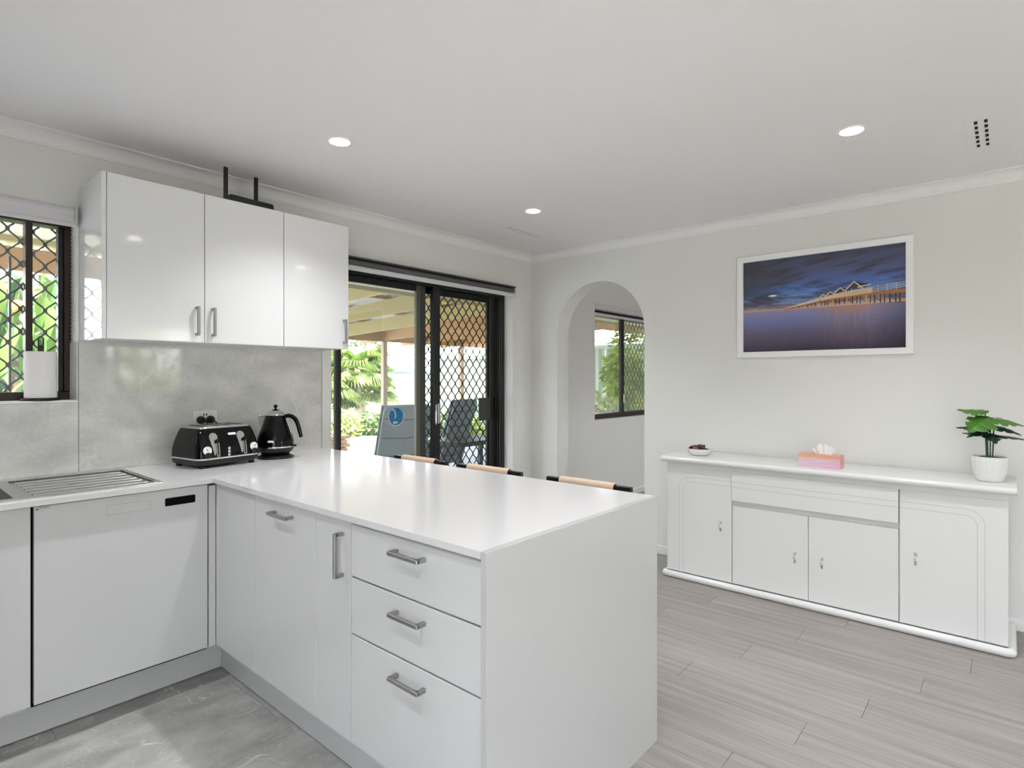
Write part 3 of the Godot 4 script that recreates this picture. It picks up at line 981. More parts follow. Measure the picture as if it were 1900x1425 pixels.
# ---------------------------------------------------------------- things on the benchtop
func build_counter_things() -> void:
	toaster()
	kettle()
	# power point with two plugs
	var pp := thing("power_outlet", "white double power point with two black plugs on the splashback", "power outlet", Vector3(1.2445, 1.11, -3.255))
	var st := mb()
	extrude(st, rrect(0.122, 0.096, 0.004, 3), 0.0, 0.008, Transform3D(Basis(), Vector3(0, 0.005, 0)))
	obj("cover_plate", st, M.plate_white, pp)
	for s in [-1.0, 1.0]:
		st = mb()
		extrude(st, rrect(0.018, 0.011, 0.005, 4), 0.008, 0.0105, Transform3D(Basis(), Vector3(s * 0.027, 0.036, 0)))
		obj("switch", st, M.plate_white, pp)
		st = mb()
		box(st, Vector3(s * 0.0065 - 0.0026, 0.025, 0.008), Vector3(s * 0.0065 + 0.0026, 0.037, 0.0088))
		obj("usb_port", st, M.gap, pp)
		st = mb()
		var xf := Transform3D(Basis(Vector3.RIGHT, PI / 2), Vector3(s * 0.024, 0.004, 0.008))
		lathe(st, [Vector2(0.0, 0.0), Vector2(0.021, 0.0), Vector2(0.021, 0.012), Vector2(0.017, 0.024), Vector2(0.010, 0.034), Vector2(0.0, 0.036)], 24, xf)
		var pl := obj("plug", st, M.black_plastic, pp)
		st = mb()
		tube(st, [Vector3(s * 0.024 + 0.006, 0.002, 0.034), Vector3(s * 0.024 + 0.024, -0.012, 0.034), Vector3(s * 0.024 + 0.03, -0.05, 0.03), Vector3(s * 0.024 + 0.03, -0.12, 0.025), Vector3(s * 0.024 + 0.03, -0.2, 0.02)], 0.0035, 8)
		obj("cord", st, M.black_plastic, pl)
	# paper towel on its holder
	var ph := thing("paper_towel_holder", "black upright paper towel holder on the window sill", "towel holder", Vector3(0.568, 1.234, -3.325))
	st = mb()
	lathe(st, [Vector2(0.0, 0.0), Vector2(0.073, 0.0), Vector2(0.074, 0.004), Vector2(0.072, 0.010), Vector2(0.0, 0.011)], 36)
	obj("base", st, M.black_metal, ph)
	st = mb()
	var slot := PackedVector2Array()
	for i in 17:
		var a := PI * i / 16.0
		slot.append(Vector2(cos(a) * 0.0135, 0.268 + sin(a) * 0.0135))
	slot.append(Vector2(-0.0135, 0.011))
	slot.append(Vector2(0.0135, 0.011))
	# stem up to the slot, then two cheeks and the round top
	box(st, Vector3(-0.0115, 0.011, -0.0015), Vector3(0.0115, 0.252, 0.0015), 0.0005)
	for s in [-1.0, 1.0]:
		box(st, Vector3(s * 0.0085 - 0.003, 0.252, -0.0015), Vector3(s * 0.0085 + 0.003, 0.280, 0.0015), 0.0005)
	var arc := []
	for i in 9:
		var a := PI * i / 8.0
		arc.append(Vector3(cos(a) * 0.0085, 0.280 + sin(a) * 0.0085, 0))
	tube(st, arc, 0.0032, 8)
	obj("stem", st, M.black_metal, ph)
	var pr := thing("paper_towel_roll", "white paper towel roll standing on the black holder", "paper towel", Vector3(0.568, 1.2455, -3.325))
	st = mb()
	lathe(st, [Vector2(0.018, 0.0), Vector2(0.058, 0.0), Vector2(0.0595, 0.002), Vector2(0.0595, 0.208), Vector2(0.058, 0.210), Vector2(0.018, 0.210), Vector2(0.018, 0.0)], 48)
	obj("roll", st, M.paper, pr)
	# modem with two aerials on the overhead cupboard
	var ro := thing("modem", "black modem with two upright aerials on top of the overhead cupboard", "modem", Vector3(1.37, 2.217, -3.04))
	st = mb()
	var tilt := Transform3D(Basis(Vector3.UP, 0.05), Vector3(0.01, 0.0, 0.0))
	box(st, Vector3(-0.12, 0.0, -0.05), Vector3(0.12, 0.058, 0.05), 0.008, tilt)
	obj("case", st, M.black_plastic, ro)
	for s in [[-0.135, 0.035], [0.075, -0.062]]:
		st = mb()
		box(st, Vector3(s[0] - 0.0105, 0.0, s[1] - 0.006), Vector3(s[0] + 0.0105, 0.19 if s[0] < 0 else 0.215, s[1] + 0.005), 0.002, tilt)
		obj("aerial", st, M.black_plastic, ro)

func toaster() -> void:
	var t := thing("toaster", "glossy black four-slot toaster with chrome levers and dials", "toaster", Vector3(1.222, 0.9, -3.055), deg_to_rad(9.0))
	# cross-sections as rounded rectangles, lofted
	var secs := [[0.318, 0.262, 0.030, 0.030], [0.330, 0.274, 0.042, 0.034], [0.330, 0.274, 0.050, 0.036]]
	loft(t, "base", [[0.300, 0.246, 0.014, 0.03], [0.322, 0.266, 0.026, 0.035], [0.326, 0.270, 0.042, 0.036]], M.black_plastic)
	loft(t, "chrome_band", [[0.332, 0.276, 0.042, 0.037], [0.333, 0.277, 0.049, 0.037]], M.chrome)
	loft(t, "shell", [[0.328, 0.272, 0.049, 0.036], [0.328, 0.268, 0.085, 0.038], [0.316, 0.250, 0.125, 0.038], [0.296, 0.224, 0.165, 0.038], [0.280, 0.206, 0.186, 0.036], [0.272, 0.196, 0.190, 0.034]], M.black_gloss)
	loft(t, "top_plate", [[0.276, 0.200, 0.1895, 0.034], [0.272, 0.196, 0.196, 0.034], [0.262, 0.186, 0.199, 0.032]], M.steel)
	for i in 4:
		var st := mb()
		var x := -0.093 + i * 0.062
		extrude(st, rrect(0.026, 0.145, 0.012, 5), 0.0, 0.0012, Transform3D(Basis(Vector3.RIGHT, -PI / 2), Vector3(x, 0.1988, 0)))
		obj("slot", st, M.gap, t)
	for s in [[-0.13, -0.10], [0.13, -0.10], [-0.13, 0.10], [0.13, 0.10]]:
		var st2 := mb()
		lathe(st2, [Vector2(0.0, 0.0), Vector2(0.014, 0.0), Vector2(0.015, 0.016), Vector2(0.0, 0.016)], 16, Transform3D(Basis(), Vector3(s[0], 0.0, s[1])))
		obj("foot", st2, M.black_plastic, t)
	# front details: front face runs from z 0.134 (low) to 0.103 (high)
	for s in [-1.0, 1.0]:
		var lx: float = s * 0.071 - 0.004
		# chrome teardrop behind the lever
		var st3 := mb()
		var tear := PackedVector2Array()
		for i in 13:
			var a := PI * i / 12.0
			tear.append(Vector2(cos(a) * 0.021, 0.148 + sin(a) * 0.021))
		tear.append(Vector2(-0.004, 0.062))
		tear.append(Vector2(0.004, 0.062))
		front_plate(st3, tear, 0.002)
		shift_x(t, "lever_plate", st3, M.chrome, lx - 0.010)
		st3 = mb()
		front_plate(st3, rect_poly(-0.008, 0.008, 0.054, 0.132), 0.004)
		shift_x(t, "lever_track", st3, M.chrome, lx + 0.006)
		st3 = mb()
		front_plate(st3, rect_poly(-0.003, 0.003, 0.058, 0.128), 0.0046)
		shift_x(t, "lever_slit", st3, M.gap, lx + 0.006)
		st3 = mb()
		lathe(st3, [Vector2(0.0, 0.0), Vector2(0.0085, 0.002), Vector2(0.0095, 0.014), Vector2(0.006, 0.022), Vector2(0.0, 0.023)], 16, Transform3D(Basis(Vector3.RIGHT, PI / 2), Vector3(lx + 0.006, 0.131, 0.122)))
		obj("lever_knob", st3, M.black_gloss, t)
		# dial
		var dx: float = s * 0.122
		st3 = mb()
		lathe(st3, [Vector2(0.0, 0.0), Vector2(0.021, 0.0), Vector2(0.021, 0.004), Vector2(0.018, 0.006), Vector2(0.0, 0.006)], 28, Transform3D(Basis(Vector3.RIGHT, PI / 2 - 0.12), Vector3(dx, 0.086, 0.1325)))
		var dial := obj("browning_dial", st3, M.plate_white, t)
		st3 = mb()
		box(st3, Vector3(-0.0012, 0.0, 0.0), Vector3(0.0012, 0.013, 0.001), 0.0, Transform3D(Basis(Vector3(0, 0, 1), -0.7 * s), Vector3(dx, 0.086, 0.139)))
		obj("pointer", st3, M.gap, dial)
		st3 = mb()
		lathe(st3, [Vector2(0.0, 0.0), Vector2(0.016, 0.0), Vector2(0.015, 0.012), Vector2(0.0, 0.013)], 24, Transform3D(Basis(Vector3.RIGHT, PI / 2 - 0.02), Vector3(dx, 0.063, 0.133)))
		obj("knob", st3, M.black_plastic, t)
	# badge
	var sb := mb()
	extrude(sb, rrect(0.042, 0.012, 0.006, 5), 0.0, 0.002, Transform3D(Basis(Vector3.RIGHT, -0.56), Vector3(0.012, 0.158, 0.1170)))
	var bd := obj("badge", sb, M.plate_white, t)
	lettering(bd, "DeLonghi", Vector3(-0.005, 0.1548, 0.1210), 0.0068, Basis(Vector3.RIGHT, -0.56), M.ink_grey)
	for i in 3:
		sb = mb()
		lathe(sb, [Vector2(0.0, 0.0), Vector2(0.0075, 0.0), Vector2(0.007, 0.004), Vector2(0.0, 0.005)], 16, Transform3D(Basis(Vector3.RIGHT, PI / 2), Vector3(-0.012, 0.058 + i * 0.016, 0.134)))
		obj("button", sb, M.chrome, t)
	# mains lead leaving on the right
	sb = mb()
	tube(sb, [Vector3(0.15, 0.075, -0.08), Vector3(0.18, 0.07, -0.09), Vector3(0.205, 0.045, -0.10), Vector3(0.21, 0.006, -0.09)], 0.0035, 8)
	obj("cord", sb, M.black_plastic, t)

func rect_poly(x0: float, x1: float, y0: float, y1: float) -> PackedVector2Array:
	return PackedVector2Array([Vector2(x0, y0), Vector2(x1, y0), Vector2(x1, y1), Vector2(x0, y1)])

func toaster_front(y: float) -> float:
	var k := [[0.049, 0.136], [0.085, 0.134], [0.125, 0.125], [0.165, 0.112], [0.186, 0.103]]
	for i in 4:
		if y <= k[i + 1][0]:
			return lerpf(k[i][1], k[i + 1][1], clampf((y - k[i][0]) / (k[i + 1][0] - k[i][0]), 0, 1))
	return 0.103

# a thin plate that follows the toaster's curved front
func front_plate(st: SurfaceTool, poly: PackedVector2Array, lift: float) -> void:
	var ymin := 1.0
	var ymax := 0.0
	for p in poly:
		ymin = minf(ymin, p.y)
		ymax = maxf(ymax, p.y)
	var rows := 8
	for i in rows:
		var a := lerpf(ymin, ymax, float(i) / rows)
		var b := lerpf(ymin, ymax, float(i + 1) / rows)
		var band := PackedVector2Array([Vector2(-1, a), Vector2(1, a), Vector2(1, b), Vector2(-1, b)])
		for piece in Geometry2D.intersect_polygons(poly, band):
			var idx := Geometry2D.triangulate_polygon(piece)
			for k in range(0, idx.size(), 3):
				var q := []
				for e in 3:
					var v: Vector2 = piece[idx[k + e]]
					q.append(Vector3(v.x, v.y, toaster_front(v.y) + lift))
				tri(st, q[0], q[1], q[2], Vector3(0, 0.3, 0.95).normalized())

func shift_x(parent: Node, called: String, st: SurfaceTool, mat: Material, dx: float) -> void:
	var o := obj(called, st, mat, parent)
	o.position.x = dx

# stacked rounded rectangles [w, d, y, r] about the y axis
func loft(parent: Node, called: String, secs: Array, mat: Material) -> MeshInstance3D:
	var st := mb()
	var rings := []
	for s in secs:
		var p := rrect(s[0], s[1], s[3], 6)
		var ring := []
		for v in p:
			ring.append(Vector3(v.x, s[2], v.y))
		rings.append(ring)
	var m: int = rings[0].size()
	var nr := []
	for i in rings.size():
		var row := []
		for j in m:
			var du: Vector3 = rings[i][(j + 1) % m] - rings[i][(j + m - 1) % m]
			var dv: Vector3 = rings[min(i + 1, rings.size() - 1)][j] - rings[max(i - 1, 0)][j]
			var n := du.cross(dv).normalized()
			if n.dot(Vector3(rings[i][j].x, 0, rings[i][j].z)) < 0:
				n = -n
			row.append(n)
		nr.append(row)
	var z := Vector2.ZERO
	for i in rings.size() - 1:
		for j in m:
			var k := (j + 1) % m
			tri_s(st, [rings[i][j], rings[i + 1][j], rings[i + 1][k]], [nr[i][j], nr[i + 1][j], nr[i + 1][k]], [z, z, z])
			tri_s(st, [rings[i][j], rings[i + 1][k], rings[i][k]], [nr[i][j], nr[i + 1][k], nr[i][k]], [z, z, z])
	for e in [[0, Vector3.DOWN], [rings.size() - 1, Vector3.UP]]:
		var ring: Array = rings[e[0]]
		var c := Vector3(0, (ring[0] as Vector3).y, 0)
		for j in m:
			tri(st, c, ring[j], ring[(j + 1) % m], e[1])
	return obj(called, st, mat, parent)

func kettle() -> void:
	# local +x points to the handle
	var k := thing("kettle", "glossy black dome kettle with chrome lid and spout", "kettle", Vector3(1.532, 0.9, -3.045), deg_to_rad(-49.1))
	var st := mb()
	lathe(st, [Vector2(0.0, 0.0), Vector2(0.092, 0.0), Vector2(0.096, 0.004), Vector2(0.094, 0.009), Vector2(0.075, 0.017), Vector2(0.066, 0.030), Vector2(0.0, 0.030)], 40)
	obj("power_base", st, M.black_plastic, k)
	st = mb()
	lathe(st, [Vector2(0.0, 0.024), Vector2(0.072, 0.026), Vector2(0.086, 0.036), Vector2(0.093, 0.050), Vector2(0.0955, 0.060)], 48)
	obj("lower_shell", st, M.black_plastic, k)
	st = mb()
	lathe(st, [Vector2(0.0955, 0.060), Vector2(0.0975, 0.060), Vector2(0.0975, 0.067), Vector2(0.0955, 0.067)], 48)
	obj("chrome_band", st, M.chrome, k)
	st = mb()
	lathe(st, [Vector2(0.0955, 0.067), Vector2(0.096, 0.090), Vector2(0.091, 0.115), Vector2(0.082, 0.142), Vector2(0.071, 0.172), Vector2(0.061, 0.200), Vector2(0.055, 0.222), Vector2(0.052, 0.232), Vector2(0.049, 0.235), Vector2(0.0, 0.235)], 48)
	obj("body", st, M.black_gloss, k)
	st = mb()
	lathe(st, [Vector2(0.054, 0.233), Vector2(0.051, 0.239), Vector2(0.038, 0.252), Vector2(0.026, 0.259), Vector2(0.020, 0.260)], 40)
	var lid := obj("lid", st, M.chrome, k)
	st = mb()
	lathe(st, [Vector2(0.021, 0.258), Vector2(0.019, 0.263), Vector2(0.006, 0.267), Vector2(0.005, 0.272), Vector2(0.009, 0.276), Vector2(0.0115, 0.282), Vector2(0.009, 0.289), Vector2(0.0, 0.2925)], 24)
	obj("lid_knob", st, M.black_gloss, lid)
	# spout: a v-shaped beak towards -x
	st = mb()
	var rows := []
	for i in 9:
		var f := i / 8.0
		var y := lerpf(0.150, 0.226, f)
		var rb := lerpf(0.078, 0.053, f)
		var tip := lerpf(0.078, 0.099, pow(f, 0.8))
		var half := lerpf(0.05, 0.62, f)
		rows.append([Vector3(-cos(half) * rb, y, -sin(half) * rb), Vector3(-tip, y + 0.006 * f, 0.0), Vector3(-cos(half) * rb, y, sin(half) * rb)])
	for i in 8:
		for j in 2:
			var n: Vector3 = Vector3(-0.75, -0.2, -0.65 if j == 0 else 0.65).normalized()
			quad(st, rows[i][j], rows[i][j + 1], rows[i + 1][j + 1], rows[i + 1][j], n)
	var sp := obj("spout", st, M.chrome, k)
	sp.set_meta("label", "chrome pouring spout")
	# handle
	st = mb()
	var pts := []
	var key := [Vector3(0.048, 0.225, 0), Vector3(0.070, 0.231, 0), Vector3(0.092, 0.226, 0), Vector3(0.110, 0.210, 0), Vector3(0.121, 0.188, 0), Vector3(0.129, 0.160, 0), Vector3(0.136, 0.132, 0), Vector3(0.141, 0.112, 0)]
	for p in key:
		pts.append(p)
	tube(st, pts, [0.010, 0.0105, 0.011, 0.011, 0.0105, 0.010, 0.0095, 0.009], 14, true, Vector2(0.85, 1.1))
	obj("handle", st, M.black_gloss, k)
	st = mb()
	extrude(st, rrect(0.018, 0.012, 0.005, 4), -0.007, 0.007, Transform3D(Basis(), Vector3(0.106, 0.067, 0)), true)
	obj("switch_lever", st, M.black_plastic, k)
	# badge faces the room, between handle and spout
	st = mb()
	var bb := Basis(Vector3.UP, deg_to_rad(8.0)) * Basis(Vector3.RIGHT, -0.12)
	extrude(st, rrect(0.032, 0.0105, 0.005, 5), 0.0, 0.002, Transform3D(bb, Vector3(0.0135, 0.097, 0.0945)))
	var bd := obj("badge", st, M.plate_white, k)
	lettering(bd, "DeLonghi", Vector3(0.0, 0.0945, 0.0985), 0.005, bb, M.ink_grey)

# ---------------------------------------------------------------- stools
func build_stools() -> void:
	var spots := [[-2.60, "black bar stool with rolled tan leather back, beside the sliding door"], [-2.045, "black bar stool with rolled tan leather back, between two other stools"], [-1.435, "black bar stool with rolled tan leather back, at the free end of the peninsula"]]
	for s in spots:
		var t := thing("bar_stool", s[1], "bar stool", Vector3(2.02, 0.0, s[0]), 0.0, "bar stools along the peninsula")
		# seat towards -x, back at +x
		var st := mb()
		for sz in [-1.0, 1.0]:
			st = mb()
			box(st, Vector3(-0.19, 0.0, sz * 0.19 - 0.011), Vector3(-0.168, 0.66, sz * 0.19 + 0.011), 0.002)
			obj("leg", st, M.black_metal, t)
			st = mb()
			box(st, Vector3(0.148, 0.0, sz * 0.19 - 0.011), Vector3(0.17, 0.845, sz * 0.19 + 0.011), 0.002)
			obj("leg", st, M.black_metal, t)
			st = mb()
			box(st, Vector3(-0.168, 0.63, sz * 0.19 - 0.010), Vector3(0.148, 0.655, sz * 0.19 + 0.010), 0.002)
			obj("side_rail", st, M.black_metal, t)
			st = mb()
			box(st, Vector3(-0.168, 0.22, sz * 0.19 - 0.009), Vector3(0.148, 0.24, sz * 0.19 + 0.009), 0.002)
			obj("foot_rail", st, M.black_metal, t)
		st = mb()
		box(st, Vector3(-0.189, 0.25, -0.179), Vector3(-0.169, 0.27, 0.179), 0.002)
		obj("foot_rail", st, M.black_metal, t)
		st = mb()
		box(st, Vector3(0.147, 0.845, -0.225), Vector3(0.171, 0.869, 0.225), 0.002)
		obj("back_rail", st, M.black_metal, t)
		# leather slung over the rail
		st = mb()
		var poly := PackedVector2Array()
		var inner := []
		for i in 15:
			var a := -0.35 + (PI + 0.7) * i / 14.0
			poly.append(Vector2(cos(a) * 0.0215, 0.857 + sin(a) * 0.0215))
		poly.append(Vector2(-0.0195, 0.80))
		poly.append(Vector2(-0.024, 0.70))
		poly.append(Vector2(-0.0205, 0.70))
		poly.append(Vector2(-0.016, 0.80))
		for i in 15:
			var a := PI + 0.35 - (PI + 0.7) * i / 14.0
			poly.append(Vector2(cos(a) * 0.0180, 0.857 + sin(a) * 0.0180))
		extrude(st, poly, -0.145, 0.145, Transform3D(Basis(), Vector3(0.159, 0, 0)), true)
		obj("leather_back", st, M.leather, t)
		st = mb()
		box(st, Vector3(-0.165, 0.652, -0.178), Vector3(0.145, 0.668, 0.178), 0.006)
		obj("leather_seat", st, M.leather, t)

# ---------------------------------------------------------------- sideboard
func line_path(st: SurfaceTool, pts: Array, x: float, w: float) -> void:
	for i in pts.size() - 1:
		var a: Vector2 = pts[i]
		var b: Vector2 = pts[i + 1]
		var d := (b - a).normalized()
		var n := Vector2(-d.y, d.x) * w * 0.5
		quad(st, Vector3(x, a.y + n.y, a.x + n.x), Vector3(x, b.y + n.y, b.x + n.x), Vector3(x, b.y - n.y, b.x - n.x), Vector3(x, a.y - n.y, a.x - n.x), Vector3(-1, 0, 0))

func build_sideboard() -> void:
	var z0 := -1.752
	var z1 := 0.006
	var t := thing("sideboard", "long low white gloss sideboard with four doors and ring pulls", "sideboard", Vector3(3.83, 0.0, -0.87))
	var o := t.position
	var fx := 3.640
	part(t, "carcass", Vector3(fx + 0.022, 0.03, z0 + 0.002), Vector3(4.02, 0.775, z1 - 0.002), M.paint_gloss, 0.002)
	part(t, "top_rail", Vector3(fx + 0.004, 0.745, z0), Vector3(fx + 0.03, 0.776, z1), M.paint_gloss, 0.002)
	# top with a bullnose
	var st := mb()
	var prof := PackedVector2Array()
	prof.append(Vector2(4.026, 0.776))
	prof.append(Vector2(4.026, 0.812))
	for i in 9:
		var a := PI / 2 + PI * i / 8.0
		prof.append(Vector2(3.622 + cos(a) * 0.018, 0.794 + sin(a) * 0.018))
	# extrude along z
	extrude(st, prof, z0 - 0.030, z1 + 0.030, Transform3D(Basis(), -o), true)
	obj("top", st, M.paint_gloss, t)
	# plinth moulding, a fat half round along front and sides
	st = mb()
	var r := 0.021
	tube(st, [Vector3(4.02, r, z0 - 0.010) - o, Vector3(3.640, r, z0 - 0.010) - o, Vector3(3.628, r, z0 - 0.008) - o, Vector3(3.624, r, z0 + 0.004) - o, Vector3(3.624, r, z1 - 0.004) - o, Vector3(3.628, r, z1 + 0.008) - o, Vector3(3.640, r, z1 + 0.010) - o, Vector3(4.02, r, z1 + 0.010) - o], r, 18)
	obj("plinth_moulding", st, M.paint_gloss, t)
	# doors and drawer
	var dl := part(t, "door", Vector3(fx, 0.043, z0 + 0.001), Vector3(fx + 0.02, 0.746, -1.3165), M.paint_gloss, 0.0025)
	var dm1 := part(t, "door", Vector3(fx + 0.004, 0.043, -1.3125), Vector3(fx + 0.022, 0.533, -0.8765), M.paint_gloss, 0.002)
	var dm2 := part(t, "door", Vector3(fx + 0.004, 0.043, -0.8735), Vector3(fx + 0.022, 0.533, -0.4365), M.paint_gloss, 0.002)
	var dr := part(t, "door", Vector3(fx, 0.043, -0.4315), Vector3(fx + 0.02, 0.746, z1 - 0.001), M.paint_gloss, 0.0025)
	var dw := part(t, "drawer", Vector3(fx - 0.010, 0.567, -1.3135), Vector3(fx + 0.022, 0.748, -0.4365), M.paint_gloss, 0.0015)
	# routed double line with rounded corners
	for g in [[-1.664, -0.082, 0.684, 0.075], [-1.636, -0.111, 0.652, 0.048]]:
		var za: float = g[0]
		var zb: float = g[1]
		var yt: float = g[2]
		var rr: float = g[3]
		var left := [Vector2(za, 0.044), Vector2(za, yt - rr)]
		for i in range(1, 9):
			var a := PI - PI / 2 * i / 8.0
			left.append(Vector2(za + rr + cos(a) * rr, yt - rr + sin(a) * rr))
		left.append(Vector2(-1.318, yt))
		var right := [Vector2(-0.430, yt)]
		for i in 9:
			var a := PI / 2 - PI / 2 * i / 8.0
			right.append(Vector2(zb - rr + cos(a) * rr, yt - rr + sin(a) * rr))
		right.append(Vector2(zb, 0.044))
		for e in [[left, dl, fx - 0.0003], [right, dr, fx - 0.0003], [[Vector2(-1.312, yt), Vector2(-0.438, yt)], dw, fx - 0.0103]]:
			st = mb()
			var moved := []
			for p in e[0]:
				moved.append(p - Vector2(o.z, o.y))
			line_path(st, moved, e[2] - o.x, 0.0024)
			obj("routed_line", st, M.groove, e[1])
	# ring pulls
	for k in [[-1.386, 0.398, dl, fx], [-0.946, 0.285, dm1, fx + 0.004], [-0.803, 0.283, dm2, fx + 0.004], [-0.362, 0.398, dr, fx]]:
		var c := Vector3(k[3], k[1], k[0]) - o
		st = mb()
		box(st, c + Vector3(-0.004, 0.008, -0.007), c + Vector3(0.001, 0.026, 0.007), 0.002)
		lathe(st, [Vector2(0, 0.012), Vector2(0.005, 0.010), Vector2(0.0055, 0.0)], 12, Transform3D(Basis(Vector3(0, 0, 1), PI / 2), c + Vector3(0, 0.017, 0)))
		var pts := []
		for i in 15:
			var a := PI * i / 14.0
			pts.append(c + Vector3(-0.004 - 0.024 * sin(a), 0.003 + 0.019 * cos(a), 0))
		tube(st, pts, 0.0026, 8)
		box(st, c + Vector3(-0.007, -0.038, -0.0055), c + Vector3(0.0, -0.015, 0.0055), 0.002)
		var rp := obj("ring_pull", st, M.chrome, k[2])
		rp.set_meta("label", "small chrome ring pull")

	# bowl with wrapped sweets
	var top := 0.812
	var b := thing("bowl", "small white bowl on the arch end of the sideboard", "bowl", Vector3(3.80, top, -1.585))
	st = mb()
	lathe(st, [Vector2(0.0, 0.0), Vector2(0.045, 0.0), Vector2(0.058, 0.006), Vector2(0.074, 0.022), Vector2(0.083, 0.044), Vector2(0.0835, 0.047), Vector2(0.080, 0.045), Vector2(0.070, 0.024), Vector2(0.05, 0.009), Vector2(0.0, 0.007)], 40)
	obj("body", st, M.ceramic, b)
	for s in [-1.0, 1.0]:
		st = mb()
		extrude(st, rrect(0.03, 0.045, 0.010, 4), 0.0, 0.006, Transform3D(Basis(Vector3.RIGHT, PI / 2), Vector3(0, 0.047, 0.09)) if s > 0 else Transform3D(Basis(Vector3.RIGHT, PI / 2), Vector3(0, 0.047, -0.075)))
		if s > 0:
			obj("grip", st, M.ceramic, b)
	var sp := [[-0.035, 0.030, 0.018, 0.4], [-0.012, 0.034, -0.030, 1.1], [0.022, 0.030, -0.040, 2.0], [-0.030, 0.052, -0.028, 0.2], [0.000, 0.058, 0.010, 2.6], [-0.046, 0.046, -0.004, 1.7], [0.025, 0.040, 0.020, 0.9], [-0.010, 0.036, 0.034, 2.2]]
	for i in sp.size():
		var s2: Array = sp[i]
		var wsw := thing("wrapped_sweet", "brown twist-wrapped sweet heaped in the small white bowl", "sweet", Vector3(3.80 + s2[0], top + s2[1], -1.600 + s2[2]), s2[3], "wrapped sweets in the bowl")
		st = mb()
		lathe(st, [Vector2(0, -0.022), Vector2(0.013, -0.018), Vector2(0.0165, 0.0), Vector2(0.013, 0.018), Vector2(0, 0.022)], 10, Transform3D(Basis(Vector3(0, 0, 1), PI / 2), Vector3.ZERO))
		obj("sweet", st, M.wrapper if i % 3 != 1 else M.wrapper_dark, wsw)
		for e in [-1.0, 1.0]:
			st = mb()
			lathe(st, [Vector2(0.003, 0.0), Vector2(0.009, 0.008), Vector2(0.013, 0.017)], 7, Transform3D(Basis(Vector3(0, 0, 1), -PI / 2 * e), Vector3(e * 0.020, 0, 0)))
			obj("twisted_end", st, M.wrapper_dark, wsw)
	# tissue box
	var tb := thing("tissue_box", "pink and peach striped tissue box on the sideboard", "tissue box", Vector3(3.765, top, -0.835))
	var bw := 0.115
	var bl := 0.222
	var bh := 0.075
	st = mb()
	var lo := Vector3(-bw / 2, 0, -bl / 2)
	var hi := Vector3(bw / 2, bh, bl / 2)
	quad_uv(st, Vector3(lo.x, lo.y, lo.z), Vector3(lo.x, lo.y, hi.z), Vector3(lo.x, hi.y, hi.z), Vector3(lo.x, hi.y, lo.z), Vector3(-1, 0, 0))
	quad_uv(st, Vector3(hi.x, lo.y, hi.z), Vector3(hi.x, lo.y, lo.z), Vector3(hi.x, hi.y, lo.z), Vector3(hi.x, hi.y, hi.z), Vector3(1, 0, 0))
	var c1 := Vector2(0.95, 0.30)
	var c2 := Vector2(0.98, 0.30)
	var c3 := Vector2(0.98, 0.0)
	var c4 := Vector2(0.95, 0.0)
	quad_uv(st, Vector3(lo.x, lo.y, hi.z), Vector3(hi.x, lo.y, hi.z), Vector3(hi.x, hi.y, hi.z), Vector3(lo.x, hi.y, hi.z), Vector3(0, 0, 1), c1, c2, c3, c4)
	quad_uv(st, Vector3(hi.x, lo.y, lo.z), Vector3(lo.x, lo.y, lo.z), Vector3(lo.x, hi.y, lo.z), Vector3(hi.x, hi.y, lo.z), Vector3(0, 0, -1), c1, c2, c3, c4)
	quad_uv(st, Vector3(lo.x, hi.y, lo.z), Vector3(lo.x, hi.y, hi.z), Vector3(hi.x, hi.y, hi.z), Vector3(hi.x, hi.y, lo.z), Vector3.UP, Vector2(0, 0.06), Vector2(1, 0.06), Vector2(1, 0.0), Vector2(0, 0.0))
	quad_uv(st, Vector3(lo.x, lo.y, lo.z), Vector3(lo.x, lo.y, hi.z), Vector3(hi.x, lo.y, hi.z), Vector3(hi.x, lo.y, lo.z), Vector3.DOWN)
	var tm := sm("tissue_print", Color.WHITE, 0.35)
	tm.albedo_texture = tissue_texture()
	obj("carton", st, tm, tb)
	# tissue: a pleated fan pulled out of the slot
	var tw := thing("tissue", "white tissue pulled up from the pink box", "tissue", Vector3(3.765, top + bh, -0.825))
	st = mb()
	var cols := 28
	var rowsn := 8
	var grid := []
	for i in rowsn + 1:
		var row := []
		for j in cols + 1:
			var f := float(i) / rowsn
			var u := float(j) / cols - 0.5
			var z := u * lerpf(0.085, 0.120, f) + 0.006
			var x := sin(j * 0.72) * lerpf(0.004, 0.009, f) + 0.012 * f * sin(u * 5.0)
			var hh := (0.062 - 0.022 * absf(u + 0.05) * 2.0 + 0.006 * sin(j * 0.9)) * (1.0 if j > 6 else 0.72)
			row.append(Vector3(x, f * hh, z))
		grid.append(row)
	var z2 := Vector2.ZERO
	var gn := []
	for i in rowsn + 1:
		var row := []
		for j in cols + 1:
			var du: Vector3 = grid[i][min(j + 1, cols)] - grid[i][max(j - 1, 0)]
			var dv: Vector3 = grid[min(i + 1, rowsn)][j] - grid[max(i - 1, 0)][j]
			var n := du.cross(dv).normalized()
			row.append(-n if n.x > 0 else n)
		gn.append(row)
	for i in rowsn:
		for j in cols:
			tri_s(st, [grid[i][j], grid[i][j + 1], grid[i + 1][j + 1]], [gn[i][j], gn[i][j + 1], gn[i + 1][j + 1]], [z2, z2, z2])
			tri_s(st, [grid[i][j], grid[i + 1][j + 1], grid[i + 1][j]], [gn[i][j], gn[i + 1][j + 1], gn[i + 1][j]], [z2, z2, z2])
	var pm := sm("tissue_paper", c8(244, 244, 244), 0.9)
	pm.cull_mode = BaseMaterial3D.CULL_DISABLED
	obj("sheet", st, pm, tw)
	# potted plant
	potted_plant(Vector3(3.80, top, -0.068))

